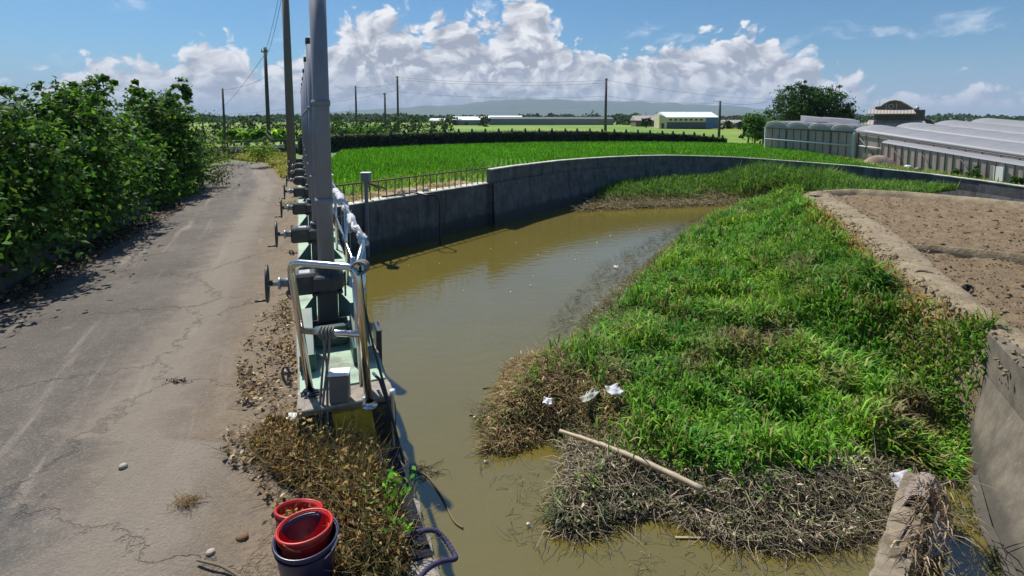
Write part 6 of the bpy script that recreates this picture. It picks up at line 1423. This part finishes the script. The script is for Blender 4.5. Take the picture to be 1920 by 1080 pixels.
for (x0, x1, y0, y1) in ((1512, 1556, 227, 219), (1557, 1612, 233, 222)):
    a, c = PY(x0, y0, 60), PY(x1, y0 + 2, 56); b = MB(); b.loft([[a, PY(x0, y1, 60), PY(x0, y1, 60) + Vector((1.5, 4, .2)), a + Vector((1.5, 4, -.2))], [c, PY(x1, y1 + 4, 56), PY(x1, y1 + 4, 56) + Vector((1.5, 4, .2)), c + Vector((1.5, 4, -.2))]]); b.build('roof_vent', M['film'], gh)
# lower lean-to in front
def side_at(px):
    for i in range(400):
        p = gc.lerp(gr2, i / 400) + no_s * 1.0
        if proj(p.x, p.y, p.z)[0] >= px: return p
la, lb = side_at(1652), side_at(1925); ha, hb = Z(la.y, 268) - la.z, Z(lb.y, 322) - lb.z; lb2 = lb + (lb - la) * .9
lt = thing('low_greenhouse', 'lower plastic sheeted greenhouse standing before the long side of the greenhouse', 'greenhouse', (0, 0, 0))
sh = no_s * .05; hb2 = max(.9, hb + (hb - ha) * .9)
rings = []
for i in range(31):
    k = i / 30; p = la.lerp(lb2, k) + sh; h = ha + (hb2 - ha) * k; rings.append([p - up_ * .3, p + up_ * h, p + up_ * h - no_s * .05, p - up_ * .3 - no_s * .05])
MB().loft(rings).build('sheet_wall', M['net'], lt)
rings = []
for i in range(31):
    k = i / 30; p = la.lerp(lb2, k) + sh; h = ha + (hb2 - ha) * k; rings.append([p + up_ * (h + .03) + no_s * .08, p + up_ * (h + .16) - no_s * .1, p + up_ * (h + .28) - no_s * .8, p + up_ * (h + .12) - no_s * .8])
MB().loft(rings).build('film_roof', M['film'], lt)
for i in range(36):
    k = i / 35; p = la.lerp(lb2, k) + sh + no_s * .04; h = ha + (hb2 - ha) * k; MB().box(p + up_ * (h / 2), (.06, .06, h)).build('post', M['gh_frame'], lt)
for i in (2, 6, 11):
    k = i / 35; p = la.lerp(lb2, k) + sh + no_s * .05; q = la.lerp(lb2, k + .05) + sh + no_s * .05; MB().tube([p + up_ * 1.3, q], .03, 5).build('brace', M['gh_frame'], lt)
dr_ = side_at(1872) + no_s * .12; MB().box(dr_ + up_ * .55, (.12, .75, 1.15)).build('door', M['gh_white'], lt)
# heap under a sheet and plants in front of it
c = side_at(1668) + no_s * 1.3; G = np.zeros((24, 18, 3))
for i in range(24):
    for j in range(18):
        u, v = i / 23 * 2 - 1, j / 17 * 2 - 1; G[i, j] = (c.x + u * 1.5, c.y + v * .8, c.z - .1 + .95 * max(0, 1 - abs(u) ** 2.5) * max(0, 1 - v * v))
G[..., 2] += .14 * (fbm(G[..., 0], G[..., 1], 1.8, 3) - .4)
tag(grid_mesh('sheeted_heap', G, plain('brown_heap', (.30, .20, .15), .9, scale=3, dirt=(.62, .58, .55))), 'heap of brown and white material in front of the greenhouse corner', 'heap')
for i, (x, y, lab) in enumerate(((1702, 316, 'white sack lying right of the heap by the greenhouse'), (1722, 320, 'grey sack lying farther right of the heap by the greenhouse'))):
    lump(x, y, .30, M['white'] if i == 0 else M['greybox'], 'sack', lab, 'sack', z=-1.0, flat=.6)
for x, y, r, h, lab in ((1832, 322, .6, 1.25, 'taller bush against the low greenhouse near its right end'), (1806, 324, .5, .7, 'lower bush left of the taller bush by the low greenhouse'), (1918, 344, .5, .8, 'small bush at the right photo edge by the low greenhouse')):
    z0 = -1.25 if x < 1900 else -1.5; p = side_at(x) + no_s * .75; z0 = p.z + .2; B = bl(6, r, h) + [(0, 0, h * .5, r * .5, r * .5, h * .4)]
    tree('greenhouse_bush', (p.x, p.y, z0 - .25), B, 420, .17, FAR + LT, lab, 'bush', trunk=.03, limbs=3)

# ------------------------------------------------------------------ brown house with the curved gable
hY = 78; ho = PY(1690, 240, hY); u1 = hY / 1000 * 1.0
ho_z = -2.2
hs = thing('house', 'brown house with tiled eaves and a curved gable behind the greenhouse', 'house', (ho.x, hY, ho_z), R(-36))
def hz(py): return Z(hY, py) - ho_z
def hx(px): return (PY(px, 230, hY).x - ho.x) * 1.08
MB().box(((hx(1650) + hx(1722)) / 2, 2.6, hz(206) / 2), (hx(1722) - hx(1650), 5, hz(206))).build('walls', M['plaster'], hs)
def eave(x0, x1, y0, y1, name, d=.9):
    z0, z1 = hz(y0), hz(y1); a, b_ = hx(x0), hx(x1); q = MB()
    q.add([(a - .3, -d, z0), (b_ + .3, -d, z0), (b_ - .1, .15, z1), (a + .1, .15, z1), (a - .3, -d, z0 - .12), (b_ + .3, -d, z0 - .12), (b_ - .1, .15, z0 - .12), (a + .1, .15, z0 - .12)], [(0, 1, 2, 3), (4, 7, 6, 5), (0, 4, 5, 1), (1, 5, 6, 2), (3, 7, 4, 0)]); q.build(name, M['tile'], hs)
eave(1643, 1706, 213, 204, 'upper_eave', 1.4); eave(1642, 1722, 234, 225, 'lower_eave', 1.6)
g = []
for (x, y) in ((1651, 206), (1651, 200), (1659, 199), (1664, 194), (1671, 189.5), (1679, 188), (1687, 190), (1697, 197), (1704, 203), (1708, 207)): g.append((hx(x), hz(y)))
b = MB(); n = len(g); b.add([(x, .05, z) for x, z in g] + [(x, .5, z) for x, z in g], [tuple(range(n))[::-1], tuple(range(n, 2 * n))] + [(i, (i + 1) % n, n + (i + 1) % n, n + i) for i in range(n)]); b.build('curved_gable', M['plaster'], hs)
b = MB(); b.tube([(x, .0, z + .03) for x, z in g[1:]], .085, 6); b.build('gable_trim', M['plaster2'], hs)
b = MB(); b.torus((hx(1674), .0, hz(199)), .28, .06, 'Y', 20, 6); b.build('round_window', M['plaster2'], hs)
b = MB(); b.lathe([(0, 0), (.27, .0)], c=(hx(1674), .02, hz(199)), n=18, M=Matrix.Rotation(R(90), 3, 'X')); b.build('window', M['window'], hs)
for x in (1667, 1682): MB().box((hx(x), .0, hz(200)), (.10, .1, .95)).build('pilaster', M['plaster2'], hs)
for x in (1659, 1672, 1686, 1699): MB().box((hx(x), .08, hz(219)), (.6, .08, .62)).build('window', M['window'], hs)
b = MB(); q = [(hx(1705), hz(206)), (hx(1714), hz(208)), (hx(1720), hz(222)), (hx(1732), hz(226)), (hx(1740), hz(238)), (hx(1742), hz(246)), (hx(1700), hz(246))]
n = len(q); b.add([(x, .6, z) for x, z in q] + [(x, 4.5, z) for x, z in q], [tuple(range(n))[::-1], tuple(range(n, 2 * n))] + [(i, (i + 1) % n, n + (i + 1) % n, n + i) for i in range(n)]); b.build('side_wing', M['plaster'], hs)
MB().box((hx(1716), .4, hz(228)), (.25, .25, 2.8)).build('pillar', M['plaster2'], hs); MB().box((hx(1728), .55, hz(238)), (.7, .1, 1.0)).build('window', M['window'], hs)
MB().tube([(hx(1657), 1, hz(200)), (hx(1657), 1, hz(178))], .02, 5).build('antenna', M['galv'], hs)
MB().lathe([(0, 0), (.26, 0), (.26, .35), (.1, .5), (0, .5)], c=(hx(1711), 1, hz(206)), n=12).build('water_tank', M['galv'], hs)

# ------------------------------------------------------------------ far-off wood on the horizon
n = 26000; a_z = rng.uniform(-.95, .95, n); d_ = rng.uniform(520, 760, n); hmax = 4.6 + 6.0 * fbm(a_z * 40, a_z * 0, 1.0, 300) ** 1.5 + 1.6 * fbm(a_z * 300, d_ * 0, 1.0, 301)
c_ = np.column_stack([np.tan(a_z) * d_, d_, rng.random(n) ** .8 * hmax]); V, l, s_ = leaf_quads(c_, rng.uniform(2.0, 4.0, n), rng.normal(size=(n, 3)) + [0, -.4, .6], .7)
tag(raw_mesh('far_wood', V, l, s_, M['leaf'], False, np.repeat(jitter(FAR, n), 4, 0)), kind='stuff')

# ------------------------------------------------------------------ hills and air
for (Y, pts, seed) in ((7600, ((500, 214), (600, 210), (700, 204), (800, 200), (870, 194), (930, 189), (1000, 187), (1080, 188), (1180, 190), (1280, 194), (1380, 200), (1480, 208), (1600, 214), (1750, 219)), 3), (6200, ((380, 219), (560, 216), (700, 212), (820, 209), (950, 205), (1080, 206), (1200, 209), (1320, 206), (1450, 212), (1600, 218)), 5)):
    n = 160; xs = np.linspace(pts[0][0], pts[-1][0], n); ys = np.interp(xs, [p[0] for p in pts], [p[1] for p in pts]); ys = ys + 4 * (fbm(xs, xs * 0, .03, seed) - .5) * (1 - np.abs(np.linspace(-1, 1, n)) ** 4)
    G = np.zeros((n, 14, 3))
    for i in range(n):
        top = PY(xs[i], ys[i], Y)
        for j in range(14):
            v = j / 13; kk = math.sin(math.pi * v) ** 1.2; G[i, j] = (top.x * (1 + (v - .5) * .12), Y + (v - .5) * 1500, -5 + (top.z + 5) * kk)
    G[..., 2] *= 1 + .25 * (fbm(G[..., 0], G[..., 1], .004, seed) - .5)
    tag(grid_mesh('hills', G, M['hill']), kind='structure')
def build_haze():
    b = MB(); b.box((0, 4000, 235), (26000, 11000, 475)); m = bpy.data.materials.new('haze'); m.use_nodes = True; m.node_tree.nodes.clear(); t = NT(m.node_tree)
    v = t.new('ShaderNodeVolumePrincipled'); v.inputs['Color'].default_value = (.66, .80, 1, 1); v.inputs['Density'].default_value = 1.0e-4; v.inputs['Anisotropy'].default_value = 0.0
    t.l.new(v.outputs[0], t.new('ShaderNodeOutputMaterial').inputs['Volume']); o = b.build('haze', m); tag(o, kind='stuff'); return o
build_haze()
